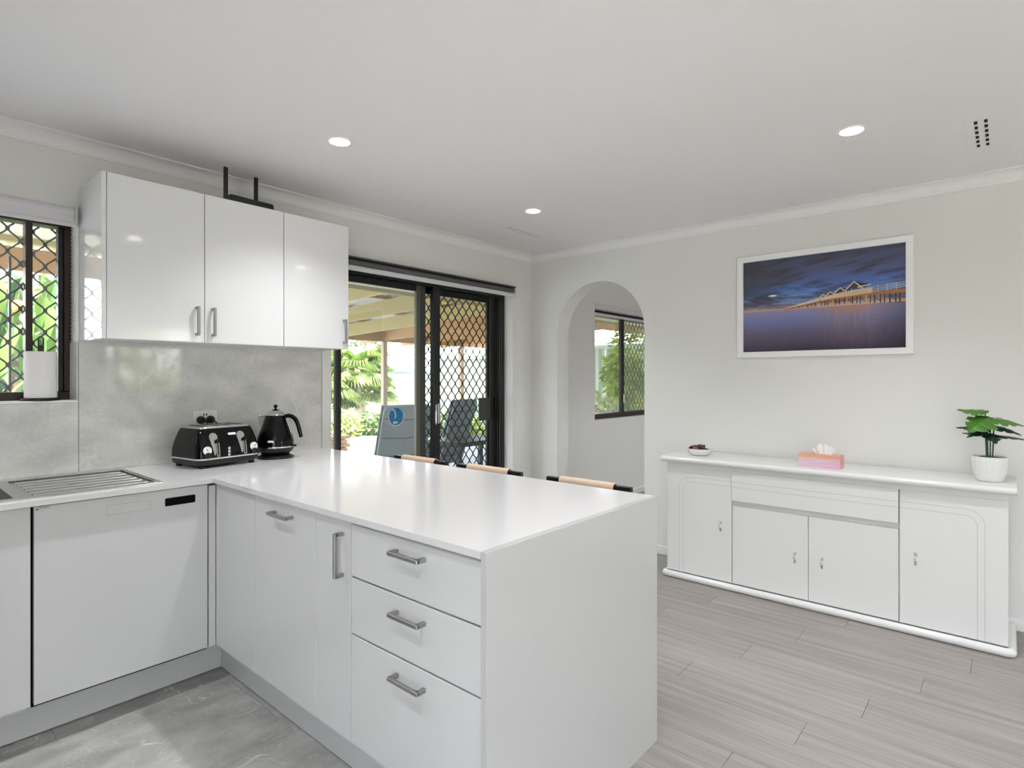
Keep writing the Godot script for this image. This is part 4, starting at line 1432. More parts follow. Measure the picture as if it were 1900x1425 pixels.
func tissue_texture() -> ImageTexture:
	var w := 256
	var h := 96
	var img := Image.create(w, h, false, Image.FORMAT_RGB8)
	var n := noise(31, 0.02, 3)
	for y in h:
		for x in w:
			var u := float(x) / w
			var v := float(y) / h
			var s := n.get_noise_2d(x * 0.35, y * 3.2)
			var c := c8(226, 208, 220).lerp(c8(228, 172, 200), clampf(0.1 + u * 0.7 + s * 0.7, 0, 1))
			c = c.lerp(c8(232, 196, 176), clampf(n.get_noise_2d(x * 0.4 + 90, y * 4.0) * 1.4, 0, 0.8))
			if v < 0.2:
				c = c8(234, 178, 132).lerp(c8(226, 160, 140), u)
			elif v < 0.27:
				c = c.lerp(c8(230, 170, 140), 0.5)
			img.set_pixel(x, y, c)
	return tex(img)

func monstera(st: SurfaceTool, base: Vector3, dir: Vector3, up: Vector3, L: float, W: float, droop: float) -> void:
	# heart-shaped blade with notched edge, along dir, bending down
	var side := dir.cross(up).normalized()
	var nl := 14
	var prev := []
	for i in nl + 1:
		var f := float(i) / nl
		var wid := W * 0.5 * sin(PI * pow(f, 0.62)) * (1.0 if f < 0.98 else 0.2)
		if f > 0.15 and f < 0.9 and i % 4 == 3:
			wid *= 0.62
		var c := base + dir * (f * L - 0.12 * L) + up * (-droop * f * f * L)
		var row := [c - side * wid + up * (-0.12 * wid), c + up * 0.004, c + side * wid + up * (-0.12 * wid)]
		if i > 0:
			for j in 2:
				var n: Vector3 = (row[j] - prev[j]).cross(prev[j + 1] - prev[j])
				if n.length() < 1e-9:
					n = up
				n = n.normalized()
				if n.dot(up) < 0:
					n = -n
				quad(st, prev[j], prev[j + 1], row[j + 1], row[j], n)
		prev = row

func potted_plant(at: Vector3) -> void:
	var t := thing("potted_plant", "artificial monstera in a ribbed white pot on the sideboard", "potted plant", at)
	var st := mb()
	lathe(st, [Vector2(0.0, 0.0), Vector2(0.048, 0.0), Vector2(0.054, 0.006), Vector2(0.066, 0.045), Vector2(0.0705, 0.085), Vector2(0.0715, 0.112), Vector2(0.0705, 0.125), Vector2(0.066, 0.126), Vector2(0.064, 0.115), Vector2(0.0, 0.115)], 132, Transform3D.IDENTITY, 33, 0.014)
	obj("pot", st, M.ceramic_matte, t)
	st = mb()
	lathe(st, [Vector2(0.064, 0.114), Vector2(0.05, 0.120), Vector2(0.02, 0.123), Vector2(0.0, 0.122)], 30)
	obj("soil", st, M.soil, t)
	# leaves: height of the blade, direction in degrees (0 = -z, towards the arch; 270 = into the room), length, width, droop, bright, tilt of the blade towards the room
	var lv := [
		[0.352, 15.0, 0.135, 0.120, 0.02, true, 0.25],
		[0.318, 300.0, 0.140, 0.150, 0.10, true, 0.75],
		[0.312, 165.0, 0.135, 0.115, 0.32, true, 0.35],
		[0.318, 60.0, 0.110, 0.100, 0.10, false, 0.2],
		[0.272, 5.0, 0.135, 0.100, 0.10, false, 0.25],
		[0.278, 190.0, 0.120, 0.095, 0.30, false, 0.2],
		[0.262, 320.0, 0.110, 0.090, 0.25, false, 0.3],
		[0.282, 100.0, 0.100, 0.090, 0.20, false, 0.1],
		[0.236, 25.0, 0.120, 0.085, 0.10, false, 0.15],
		[0.232, 172.0, 0.140, 0.085, 0.14, false, 0.1],
		[0.240, 255.0, 0.095, 0.080, 0.30, false, 0.2],
	]
	for i in lv.size():
		var l: Array = lv[i]
		var a: float = deg_to_rad(l[1])
		var dir := Vector3(sin(a), 0.0, -cos(a))
		var up := Vector3(-l[6], 1.0, 0.0).normalized()
		dir = (dir - up * dir.dot(up)).normalized()
		var base := Vector3(dir.x * 0.018, l[0], dir.z * 0.018)
		st = mb()
		var foot := Vector3(sin(a) * 0.012, 0.119, -cos(a) * 0.012)
		tube(st, [foot, foot.lerp(base, 0.5) + Vector3(0, 0.005, 0), base], 0.0026, 6)
		obj("stem", st, M.stem, t)
		st = mb()
		monstera(st, base, dir, up, l[2], l[3], l[4])
		var m: StandardMaterial3D = M.leaf_green if l[5] else M.leaf_dark
		m.cull_mode = BaseMaterial3D.CULL_DISABLED
		obj("leaf", st, m, t)

# ---------------------------------------------------------------- picture
func build_wall_things() -> void:
	var z0 := -1.412
	var z1 := -0.408
	var y0 := 1.478
	var y1 := 2.167
	var t := thing("picture", "white-framed photograph of a lit pier at dusk", "picture", Vector3(WX, y0, (z0 + z1) / 2))
	var fw := 0.038
	part(t, "frame_rail", Vector3(WX - 0.026, y1 - fw, z0), Vector3(WX - 0.002, y1, z1), M.frame_white, 0.002)
	part(t, "frame_rail", Vector3(WX - 0.026, y0, z0), Vector3(WX - 0.002, y0 + fw, z1), M.frame_white, 0.002)
	part(t, "frame_stile", Vector3(WX - 0.026, y0 + fw, z0), Vector3(WX - 0.002, y1 - fw, z0 + fw), M.frame_white, 0.002)
	part(t, "frame_stile", Vector3(WX - 0.026, y0 + fw, z1 - fw), Vector3(WX - 0.002, y1 - fw, z1), M.frame_white, 0.002)
	var st := mb()
	var o := t.position
	var x := WX - 0.012 - o.x
	quad_uv(st, Vector3(x, y0 + fw - o.y, z0 + fw - o.z), Vector3(x, y0 + fw - o.y, z1 - fw - o.z), Vector3(x, y1 - fw - o.y, z1 - fw - o.z), Vector3(x, y1 - fw - o.y, z0 + fw - o.z), Vector3(-1, 0, 0))
	var m := sm("print", Color.WHITE, 0.03)
	m.albedo_texture = picture_texture()
	obj("print", st, m, t)

func fill_poly(img: Image, pts: Array, c: Color, a := 1.0) -> void:
	var w := img.get_width()
	var h := img.get_height()
	var p := PackedVector2Array()
	var lo := Vector2(1e9, 1e9)
	var hi := Vector2(-1e9, -1e9)
	for q in pts:
		var v := Vector2(q[0] * w, q[1] * h)
		p.append(v)
		lo = lo.min(v)
		hi = hi.max(v)
	for y in range(maxi(0, int(lo.y)), mini(h, int(hi.y) + 1)):
		for x in range(maxi(0, int(lo.x)), mini(w, int(hi.x) + 1)):
			if Geometry2D.is_point_in_polygon(Vector2(x + 0.5, y + 0.5), p):
				img.set_pixel(x, y, img.get_pixel(x, y).lerp(c, a))

func stroke(img: Image, a: Array, b: Array, width: float, c: Color, al := 1.0) -> void:
	var asp := float(img.get_width()) / img.get_height()
	var p := Vector2(a[0] * asp, a[1])
	var q := Vector2(b[0] * asp, b[1])
	var d := (q - p).normalized()
	var n := Vector2(-d.y, d.x) * width * 0.5
	var r := []
	for v in [p + n, q + n, q - n, p - n]:
		r.append([v.x / asp, v.y])
	fill_poly(img, r, c, al)

func picture_texture() -> ImageTexture:
	var w := 720
	var h := 480
	var img := Image.create(w, h, false, Image.FORMAT_RGB8)
	var n := noise(77, 1.0, 5)
	var n2 := noise(91, 1.0, 4)
	var hz := 0.555
	var keys := [[0.0, c8(76, 80, 102)], [0.18, c8(84, 92, 134)], [0.32, c8(80, 112, 184)], [0.43, c8(104, 146, 208)], [0.50, c8(140, 152, 190)], [0.555, c8(206, 176, 160)]]
	var wk := [[0.555, c8(160, 150, 182)], [0.66, c8(126, 136, 186)], [0.78, c8(112, 106, 136)], [0.9, c8(92, 84, 106)], [1.0, c8(70, 64, 80)]]
	for y in h:
		for x in w:
			var u := float(x) / w
			var v := float(y) / h
			var c: Color
			if v < hz:
				for i in keys.size() - 1:
					if v <= keys[i + 1][0]:
						c = (keys[i][1] as Color).lerp(keys[i + 1][1], (v - keys[i][0]) / (keys[i + 1][0] - keys[i][0]))
						break
				var cl := n.get_noise_2d(u * 2.2 - v * 1.0, v * 9.0 + u * 2.0)
				c = c.lerp(c8(66, 62, 82), clampf((cl + 0.05) * 1.7, 0, 0.8))
				c = c.lerp(c8(64, 66, 74), clampf(1.0 - u * 2.2 - absf(v - 0.2) * 1.6, 0, 0.75))
				var wisp := n2.get_noise_2d(u * 3.0 + 5.0, v * 22.0 - u * 9.0)
				c = c.lerp(c8(142, 172, 220), clampf((wisp - 0.12) * 1.4, 0, 0.5) * smoothstep(0.2, 0.45, v))
				var low := n.get_noise_2d(u * 3.0 + 20.0, v * 34.0)
				if v > 0.42:
					c = c.lerp(c8(98, 84, 108), clampf(low * 2.0 + 0.2, 0, 0.8) * (1.0 - smoothstep(0.35, 0.6, u) * 0.5))
				c = c.lerp(c8(238, 196, 160), clampf((v - 0.495) / 0.06, 0, 1) * clampf(0.8 + low, 0, 1) * 0.85)
			else:
				for i in wk.size() - 1:
					if v <= wk[i + 1][0]:
						c = (wk[i][1] as Color).lerp(wk[i + 1][1], (v - wk[i][0]) / (wk[i + 1][0] - wk[i][0]))
						break
				var rp := n.get_noise_2d(u * 5.0, v * 60.0)
				c = c.lightened(clampf(rp * 0.06, 0, 0.1))
				# lamplight mirrored in the sea, printed in the photograph
				var gl := exp(-pow((u - 0.70) / 0.20, 2.0)) * exp(-(v - hz) * 6.5)
				c = c.lerp(c8(206, 142, 104), clampf(gl * (0.6 + n2.get_noise_2d(u * 40.0, v * 2.0)), 0, 0.75))
				if u > 0.8:
					c = c.darkened((u - 0.8) * 1.2)
			img.set_pixel(x, y, c)
	# pier: deck in perspective from (0.27, hz) to the right edge
	var cream := c8(250, 226, 190)
	fill_poly(img, [[0.26, hz - 0.004], [0.62, 0.415], [0.62, 0.455], [0.40, 0.52], [0.27, hz + 0.004]], cream, 0.75)
	fill_poly(img, [[0.27, hz - 0.003], [0.60, 0.475], [0.80, 0.448], [1.0, 0.435], [1.0, 0.475], [0.80, 0.488], [0.60, 0.505], [0.27, hz + 0.004]], c8(176, 118, 78))
	fill_poly(img, [[0.52, 0.455], [0.62, 0.42], [0.82, 0.40], [0.82, 0.452], [0.60, 0.478], [0.52, 0.49]], c8(232, 204, 170), 0.8)
	# piles
	for i in 34:
		var f := float(i) / 33.0
		var x := 0.30 + 0.70 * pow(f, 1.35) + 0.004 * sin(i * 2.3)
		var top := lerpf(hz - 0.02, 0.47, smoothstep(0.0, 0.8, f))
		var len := lerpf(0.010, 0.10, f)
		var col := c8(60, 48, 44).lerp(c8(232, 168, 96), 1.0 if (i % 4 == 1 and f < 0.85) else 0.15)
		stroke(img, [x, top], [x, top + len], lerpf(0.003, 0.012, f), col)
		if i % 3 == 0:
			stroke(img, [x, top + len * 0.2], [x + 0.035 * f, top + len * 0.8], 0.005, c8(96, 76, 62))
	# gables
	var gb := [[0.53, 0.425, 0.020, 0.030], [0.575, 0.405, 0.026, 0.036], [0.635, 0.375, 0.034, 0.045], [0.715, 0.325, 0.048, 0.072]]
	for g in gb:
		fill_poly(img, [[g[0], g[1]], [g[0] + g[2] * 2.1, g[1] + g[3] * 0.55], [g[0] + g[2], g[1] + g[3]], [g[0] - g[2], g[1] + g[3] * 1.1]], c8(58, 56, 66))
		fill_poly(img, [[g[0], g[1] + 0.01], [g[0] + g[2], g[1] + g[3]], [g[0] - g[2], g[1] + g[3] * 1.1]], c8(74, 70, 78))
		stroke(img, [g[0], g[1]], [g[0] - g[2] * 1.1, g[1] + g[3] * 1.2], 0.008, cream)
		stroke(img, [g[0], g[1]], [g[0] + g[2] * 1.1, g[1] + g[3] * 1.05], 0.008, cream)
	stroke(img, [0.735, 0.385], [0.81, 0.365], 0.009, cream)
	# railings
	for k in 3:
		stroke(img, [0.52, 0.47 - k * 0.012], [1.0, 0.415 - k * 0.022], 0.005, c8(226, 198, 160), 0.9)
	for i in 9:
		var x := 0.60 + i * 0.05
		stroke(img, [x, 0.40 - i * 0.004], [x, 0.47 - i * 0.004], 0.006, c8(232, 206, 170), 0.9)
	# lamp poles on the pier
	for x in [0.36, 0.42, 0.47, 0.51]:
		stroke(img, [x, 0.38 + (0.51 - x) * 0.6], [x, 0.48 + (0.51 - x) * 0.4], 0.003, c8(110, 116, 140), 0.8)
	return tex(img)

# ---------------------------------------------------------------- ceiling fittings
func build_ceiling_things() -> void:
	var spots := [
		[Vector2(1.493, -2.353), "round white downlight above the peninsula corner"],
		[Vector2(2.942, -2.361), "round white downlight in front of the arched opening"],
		[Vector2(2.921, -0.525), "round white downlight in front of the sideboard"],
		[Vector2(1.46, -0.62), "round white downlight above the free end of the peninsula"],
		[Vector2(0.05, -2.353), "round white downlight above the sink"],
		[Vector2(0.05, -0.50), "round white downlight in the middle of the kitchen"],
		[Vector2(1.44, 1.30), "round white downlight between the kitchen and the far window"],
		[Vector2(2.921, 1.30), "round white downlight close to the far window"],
		[Vector2(5.5, -2.0), "round white downlight added to brighten the next room, close to the arch"],  # this unseen lamp and the next are added to brighten the room beyond
		[Vector2(7.0, -2.0), "round white downlight added to brighten the far side of the next room"],
	]
	for s in spots:
		var p: Vector2 = s[0]
		var t := thing("downlight", s[1], "downlight", Vector3(p.x, CEIL, p.y), 0.0, "ceiling downlights")
		var st := mb()
		lathe(st, [Vector2(0.058, 0.0), Vector2(0.058, -0.003), Vector2(0.055, -0.006), Vector2(0.047, -0.004)], 36)
		obj("trim_ring", st, M.ceiling, t)
		st = mb()
		lathe(st, [Vector2(0.048, -0.004), Vector2(0.03, -0.0042), Vector2(0.0, -0.0042)], 36)
		obj("lamp_diffuser", st, M.lamp_glow, t)
		var l := SpotLight3D.new()
		l.name = "lamp_light"
		l.spot_angle = 58.0
		l.spot_angle_attenuation = 1.0
		l.spot_range = 12.0
		l.spot_attenuation = 2.0
		l.light_size = 0.022
		l.light_energy = LAMP
		l.light_color = Color(0.985, 0.99, 1.0)
		l.shadow_enabled = true
		t.add_child(l)
		l.position = Vector3(0, -0.009, 0)
		l.rotation_degrees = Vector3(-90, 0, 0)
	# slotted plaster vents: two rows of six slots
	for v in [[Vector3(3.33, CEIL, -2.765), "slotted ceiling vent near the back corner"], [Vector3(3.345, CEIL, -0.086), "slotted ceiling vent above the sideboard end"]]:
		var t := thing("ceiling_vent", v[1], "vent", v[0], 0.0, "ceiling vents")
		var st := mb()
		box(st, Vector3(-0.21, -0.0012, -0.055), Vector3(0.21, 0.0, 0.055), 0.0004)
		obj("plate", st, M.ceiling, t)
		for r in 2:
			for i in 6:
				st = mb()
				var x := -0.16 + i * 0.064
				box(st, Vector3(x - 0.019, -0.0018, (-0.017 if r == 0 else 0.017) - 0.006), Vector3(x + 0.019, -0.0011, (-0.017 if r == 0 else 0.017) + 0.006))
				obj("slot", st, M.gap if v[0].z > -1.0 else M.groove, t)

# ---------------------------------------------------------------- the cooking side, mirrored in the picture glass
func build_kitchen_behind() -> void:
	var t := thing("overhead_cabinet", "white overhead cupboard pair beside the range hood", "cabinet", Vector3(-1.22, 1.5, -2.85), 0.0, "overhead cupboards")
	part(t, "carcass", Vector3(-1.398, 1.505, -3.25), Vector3(-1.07, 2.217, -2.45), M.carcass)
	for z in [-3.25, -2.85]:
		var p := part(t, "door", Vector3(-1.069, 1.505, z + 0.002), Vector3(-1.05, 2.217, z + 0.398), M.cab)
		var hz: float = -2.85 + (0.03 if z > -3.0 else -0.03)
		bar_handle(Vector3(-1.05, 1.668, hz), Vector3(-1.05, 1.543, hz), Vector3(1, 0, 0), 0.034, 0.011, 0.012, p)
	var h := thing("range_hood", "stainless steel canopy range hood with a square flue", "range hood", Vector3(-1.15, 1.6, -2.0))
	var st := mb()
	var o := h.position
	var lo := [Vector3(-1.4, 1.66, -2.44) - o, Vector3(-0.92, 1.66, -2.44) - o, Vector3(-0.92, 1.66, -1.66) - o, Vector3(-1.4, 1.66, -1.66) - o]
	var hi := [Vector3(-1.4, 1.86, -2.14) - o, Vector3(-1.14, 1.86, -2.14) - o, Vector3(-1.14, 1.86, -1.84) - o, Vector3(-1.4, 1.86, -1.84) - o]
	for i in 4:
		var j := (i + 1) % 4
		var n: Vector3 = (lo[j] - lo[i]).cross(hi[i] - lo[i]).normalized()
		if n.y < 0:
			n = -n
		quad(st, lo[i], lo[j], hi[j], hi[i], n)
	obj("canopy", st, M.steel, h)
	part(h, "rim", Vector3(-1.398, 1.61, -2.44), Vector3(-0.92, 1.66, -1.66), M.steel)
	part(h, "flue", Vector3(-1.398, 1.86, -2.14), Vector3(-1.14, 2.438, -1.84), M.steel)
	var f := thing("fridge", "tall dark grey fridge in the cooking side of the kitchen", "fridge", Vector3(-1.05, 0.0, -1.25))
	part(f, "body", Vector3(-1.398, 0.0, -1.62), Vector3(-0.76, 1.78, -0.92), M.frame_grey, 0.008)
	part(f, "door", Vector3(-0.758, 0.03, -1.618), Vector3(-0.71, 1.78, -0.922), M.frame_grey, 0.008)
	var c := thing("base_cabinet", "white cupboards below the range hood", "cabinet", Vector3(-1.1, 0.0, -2.1), 0.0, "base cupboards")
	part(c, "carcass", Vector3(-1.398, 0.15, -2.58), Vector3(-0.80, 0.878, -1.64), M.carcass)
	for i in 3:
		part(c, "door", Vector3(-0.80, 0.165, -2.578 + i * 0.31), Vector3(-0.782, 0.872, -2.272 + i * 0.31), M.cab_base)
	var b := thing("benchtop", "white stone benchtop below the range hood", "benchtop", Vector3(-1.1, 0.88, -2.1))
	part(b, "slab", Vector3(-1.398, 0.88, -2.602), Vector3(-0.76, 0.90, -1.635), M.stone)

# ---------------------------------------------------------------- outside
func leaf_cloud(st: SurfaceTool, c: Vector3, rad: Vector3, count: int, size: float, cols: Array, shell := 0.55) -> void:
	for i in count:
		var d := Vector3(rng.randfn(), rng.randfn(), rng.randfn()).normalized()
		var p := c + d * rad * lerpf(shell, 1.0, rng.randf())
		var out := Vector3(d.x, d.y * 0.3 - 0.35, d.z).normalized()
		out = (out + Vector3(rng.randf_range(-0.6, 0.6), rng.randf_range(-0.5, 0.5), rng.randf_range(-0.6, 0.6))).normalized()
		var s := size * rng.randf_range(0.6, 1.3)
		var side := out.cross(Vector3(rng.randf_range(-1, 1), rng.randf_range(-1, 1), rng.randf_range(-1, 1))).normalized()
		var n := out.cross(side).normalized()
		var col: Color = (cols[rng.randi() % cols.size()] as Color).srgb_to_linear()
		st.set_color(col * rng.randf_range(0.8, 1.15))
		var a := p
		var b := p + out * s * 0.5 + side * s * 0.28
		var e := p + out * s
		var f := p + out * s * 0.5 - side * s * 0.28
		quad(st, a, b, e, f, n)

func shrub(called: String, label: String, at: Vector3, blobs: Array, count: int, size: float, cols: Array, cat := "shrub", group := "garden shrubs") -> void:
	var t := thing(called, label, cat, at, 0.0, group)
	var st := mb()
	for b in blobs:
		leaf_cloud(st, Vector3(b[0], b[1], b[2]), Vector3(b[3], b[4], b[3]), count, size, cols)
	var f := obj("foliage", st, M.foliage, t)
	f.set_meta("kind", "stuff")
	st = mb()
	for b in blobs:
		tube(st, [Vector3(b[0] * 0.3, 0, b[2] * 0.3), Vector3(b[0], b[1], b[2])], [0.03, 0.012], 6)
	obj("stem", st, M.bark, t)

func palm(at: Vector3, h: float, label: String, nf: int, L: float, seed_: int) -> void:
	rng.seed = seed_
	var t := thing("palm_tree", label, "palm", at, 0.0, "garden palms")
	var st := mb()
	tube(st, [Vector3(0, 0, 0), Vector3(0.04, h * 0.5, 0.02), Vector3(0.02, h, 0)], [0.11, 0.085, 0.075], 12)
	obj("trunk", st, M.trunk, t)
	for i in nf:
		var a := TAU * i / nf + rng.randf_range(-0.25, 0.25)
		var el := rng.randf_range(-0.5, 0.95)
		var d := Vector3(cos(a) * cos(el), sin(el), sin(a) * cos(el))
		st = mb()
		var base := Vector3(0.02, h, 0)
		var hub := base + d * L * 0.55
		st.set_color(c8(150, 170, 80).srgb_to_linear())
		tube(st, [base, base.lerp(hub, 0.5) + Vector3(0, 0.03, 0), hub], 0.011, 5)
		# fan of narrow blades
		var side := d.cross(Vector3.UP).normalized()
		var up := side.cross(d).normalized()
		var nb := 22
		for j in nb:
			var b := lerpf(-1.9, 1.9, float(j) / (nb - 1))
			var bd := (d * cos(b) + side * sin(b)).normalized()
			var tip := hub + bd * L * rng.randf_range(0.5, 0.65) + Vector3(0, -0.22 * L, 0)
			var mid := hub + bd * L * 0.36
			var w := bd.cross(up).normalized() * 0.02
			st.set_color((c8(176, 196, 104).lerp(c8(120, 150, 84), rng.randf())).srgb_to_linear())
			quad(st, hub, mid + w, tip, mid - w, up)
		obj("frond", st, M.foliage_palm, t)

func corrugated(st: SurfaceTool, x0: float, x1: float, pitch: float, amp: float, axis: Callable, n: Callable) -> void:
	var seg := 8
	var count := int((x1 - x0) / pitch * seg)
	for i in count:
		var a := x0 + (x1 - x0) * i / count
		var b := x0 + (x1 - x0) * (i + 1) / count
		var ya := amp * sin(TAU * (a - x0) / pitch)
		var yb := amp * sin(TAU * (b - x0) / pitch)
		var da := amp * TAU / pitch * cos(TAU * (a - x0) / pitch)
		var db := amp * TAU / pitch * cos(TAU * (b - x0) / pitch)
		var z := Vector2.ZERO
		var p0: Vector3 = axis.call(a, ya, 0.0)
		var p1: Vector3 = axis.call(b, yb, 0.0)
		var p2: Vector3 = axis.call(b, yb, 1.0)
		var p3: Vector3 = axis.call(a, ya, 1.0)
		var na: Vector3 = n.call(da)
		var nb: Vector3 = n.call(db)
		tri_s(st, [p0, p1, p2], [na, nb, nb], [z, z, z])
		tri_s(st, [p0, p2, p3], [na, nb, na], [z, z, z])

func roof_y(z: float) -> float:
	return 2.23 - 0.041 * (-4.2 - z)

func build_outside() -> void:
	# ground
	var g := struct("ground", "pale paved yard and garden bed around the house")
	part(g, "paving", Vector3(-12, GY - 0.2, -40), Vector3(30, GY, WZO), M.paving, 0.0)
	part(g, "front_paving", Vector3(-12, GY - 0.2, WZO), Vector3(30, GY, 25), M.paving, 0.0)
	part(g, "patio_slab", Vector3(-6, GY, -9.3), Vector3(8.8, GY + 0.02, WZO), M.patio_slab, 0.003)
	# eave soffit along the house
	var so := struct("trim_4", "cream eave lining outside the sliding door")
	part(so, "lining", Vector3(-6, 2.135, -4.2), Vector3(9.5, 2.16, WZO), M.soffit, 0.0)
	part(so, "fascia", Vector3(-6, 2.10, -4.235), Vector3(9.5, 2.30, -4.2), M.beam, 0.003)
	# patio roof
	var pr := thing("patio_roof", "open timber patio roof with corrugated sheeting outside the sliding door", "patio roof", Vector3(6.0, GY + 0.02, -6.5))
	var o := pr.position
	var st: SurfaceTool
	for x in [2.6, 3.55, 4.5, 5.5, 6.5, 7.5, 8.48]:
		st = mb()
		var brown: bool = x > 6.0
		var zend := -9.5
		var p := [Vector3(x, roof_y(-4.235), -4.235), Vector3(x, roof_y(zend), zend)]
		for i in 1:
			var a: Vector3 = p[0] - o
			var b: Vector3 = p[1] - o
			var hh := 0.19
			var w := 0.045
			var v := [a + Vector3(-w / 2, 0, 0), a + Vector3(w / 2, 0, 0), a + Vector3(w / 2, hh, 0), a + Vector3(-w / 2, hh, 0)]
			var u := [b + Vector3(-w / 2, 0, 0), b + Vector3(w / 2, 0, 0), b + Vector3(w / 2, hh, 0), b + Vector3(-w / 2, hh, 0)]
			quad(st, v[0], v[1], u[1], u[0], Vector3.DOWN)
			quad(st, v[2], v[3], u[3], u[2], Vector3.UP)
			quad(st, v[0], v[3], u[3], u[0], Vector3.LEFT)
			quad(st, v[1], v[2], u[2], u[1], Vector3.RIGHT)
			quad(st, u[0], u[1], u[2], u[3], Vector3.FORWARD)
		obj("rafter", st, M.beam_brown if brown else M.beam, pr)
	for z in [-5.0, -6.0, -7.0, -8.0, -9.0]:
		part(pr, "purlin", Vector3(2.4, roof_y(z) + 0.19, z - 0.02), Vector3(9.3, roof_y(z) + 0.235, z + 0.02), M.beam_brown, 0.003)
	part(pr, "edge_beam", Vector3(2.4, roof_y(-8.75) - 0.02, -8.78), Vector3(9.3, roof_y(-8.75) + 0.19, -8.72), M.beam_brown, 0.003)
	for x in [6.51, 8.50]:
		part(pr, "post", Vector3(x - 0.045, GY + 0.02, -8.825), Vector3(x + 0.045, roof_y(-8.75) - 0.02, -8.735), M.post, 0.004)
	st = mb()
	corrugated(st, 2.45, 9.4, 0.10, 0.012, func(a, y, t): return Vector3(a, lerpf(roof_y(-4.15), roof_y(-9.6), t) + 0.25 + y, lerpf(-4.15, -9.6, t)) - o, func(d): return Vector3(d, -1, 0).normalized())
	obj("roof_sheet", st, M.roofing, pr)
	# translucent roof by the kitchen window
	var kr := thing("carport_roof", "cream translucent roof sheets on a brown beam outside the sink window", "roof", Vector3(0.0, 2.1, -4.8))
	var o2 := kr.position
	st = mb()
	corrugated(st, -3.0, 2.4, 0.12, 0.016, func(a, y, t): return Vector3(a, lerpf(2.36, 2.24, t) + y, lerpf(-4.24, -5.15, t)) - o2, func(d): return Vector3(d, -1, 0).normalized())
	M.roof_clear.cull_mode = BaseMaterial3D.CULL_DISABLED
	obj("roof_sheet", st, M.roof_clear, kr)
	part(kr, "beam", Vector3(-3.0, 2.06, -5.05), Vector3(2.4, 2.215, -5.0), M.beam_brown, 0.003)
	part(kr, "batten", Vector3(-3.0, 2.26, -4.62), Vector3(2.4, 2.305, -4.58), M.beam, 0.003)
	part(kr, "post", Vector3(-1.6, GY + 0.02, -5.06), Vector3(-1.51, 2.06, -4.97), M.post, 0.004)

	# fences
	var fb := thing("fence", "pale corrugated rear fence with a blue-grey cap", "fence", Vector3(4.0, GY, -15.2))
	fence_run(fb, Vector3(-4.0, GY, -15.2), Vector3(10.6, GY, -15.2), 1.62, M.fence, M.fence_cap)
	var fs := thing("fence", "pale green corrugated side fence beyond the patio", "fence", Vector3(10.0, GY, -8.0))
	fence_run(fs, Vector3(10.0, GY, -11.4), Vector3(10.0, GY, -8.0), 1.95, M.fence, M.fence)
	var fr := thing("fence", "lower stretch of pale side fence in front of the white shed", "fence", Vector3(10.7, GY, -13.0))
	fence_run(fr, Vector3(10.7, GY, -15.1), Vector3(10.7, GY, -11.45), 1.66, M.fence_mint, M.fence_cap)
	var fn := thing("fence", "tall pale green corrugated fence outside the window beyond the arch", "fence", Vector3(9.6, GY, -4.0))
	fence_run(fn, Vector3(9.6, GY, -7.9), Vector3(9.6, GY, 1.0), 2.05, M.fence_mint, M.fence_mint)
	# neighbour's white shed roof
	var sh := thing("shed", "neighbour's shed with a pale roof behind the rear fence", "shed", Vector3(14.5, GY, -21.0))
	var so2 := sh.position
	part(sh, "wall", Vector3(12.1, GY, -23.0), Vector3(17.5, 1.70, -18.4), M.fence, 0.0)
	part(sh, "gutter", Vector3(11.9, 1.66, -18.4), Vector3(17.7, 1.76, -18.28), M.fence_cap, 0.01)
	st = mb()
	var rp := PackedVector2Array([Vector2(-18.3, 1.74), Vector2(-20.6, 2.62), Vector2(-23.1, 1.74), Vector2(-23.1, 1.705), Vector2(-18.3, 1.705)])
	extrude(st, rp, 0.0, 5.8, Transform3D(Basis(Vector3(0, 0, 1), Vector3(0, 1, 0), Vector3(-1, 0, 0)), Vector3(17.7, 0, 0) - so2))
	obj("roof", st, M.shed_roof, sh)

	# garden along the rear fence
	var yel := [c8(196, 206, 120), c8(170, 190, 96), c8(214, 214, 150), c8(140, 168, 84)]
	var grn := [c8(120, 150, 84), c8(92, 126, 70), c8(150, 172, 104), c8(78, 108, 62)]
	var drk := [c8(84, 112, 70), c8(66, 92, 60), c8(112, 138, 92), c8(140, 160, 116)]
	var spots := [
		[7.35, -12.35, 0.85, "low yellow-green shrub behind the brick planter box"],
		[8.15, -12.55, 0.70, "small bright shrub between the planter box and the pale palm trunk"],
		[8.75, -12.35, 0.60, "rounded green shrub in front of the pale palm trunk"],
		[9.40, -12.40, 0.75, "yellow-green shrub at the foot of the low side fence"],
		[9.15, -11.30, 0.65, "low shrub where the side fence steps down"],
		[9.25, -10.30, 0.70, "pale yellow shrub against the side fence, beside the low shrub at the step"],
		[9.20, -9.30, 0.60, "green shrub against the side fence, near the second patio post"],
		[9.25, -8.30, 0.75, "yellow shrub at the house end of the side fence"],
	]
	for i in spots.size():
		var s: Array = spots[i]
		shrub("garden_shrub", s[3], Vector3(s[0], GY, s[1]), [[0.0, s[2] * 0.5, 0.0, 0.31, s[2] * 0.5], [0.08, s[2] * 0.3, 0.06, 0.30, s[2] * 0.3]], 420, 0.13, yel if i % 3 != 2 else grn, "shrub", "low shrubs along the fences")
	shrub("tree", "tall dark leafy tree rising behind the rear fence", Vector3(10.9, GY, -16.6), [[0, 2.2, 0, 1.1, 0.75], [-0.7, 1.8, 0.3, 0.8, 0.7], [0.1, 1.5, 0.2, 0.9, 0.6], [-1.3, 2.1, 0.3, 0.8, 0.6]], 1500, 0.17, drk, "tree", "trees behind the fence")
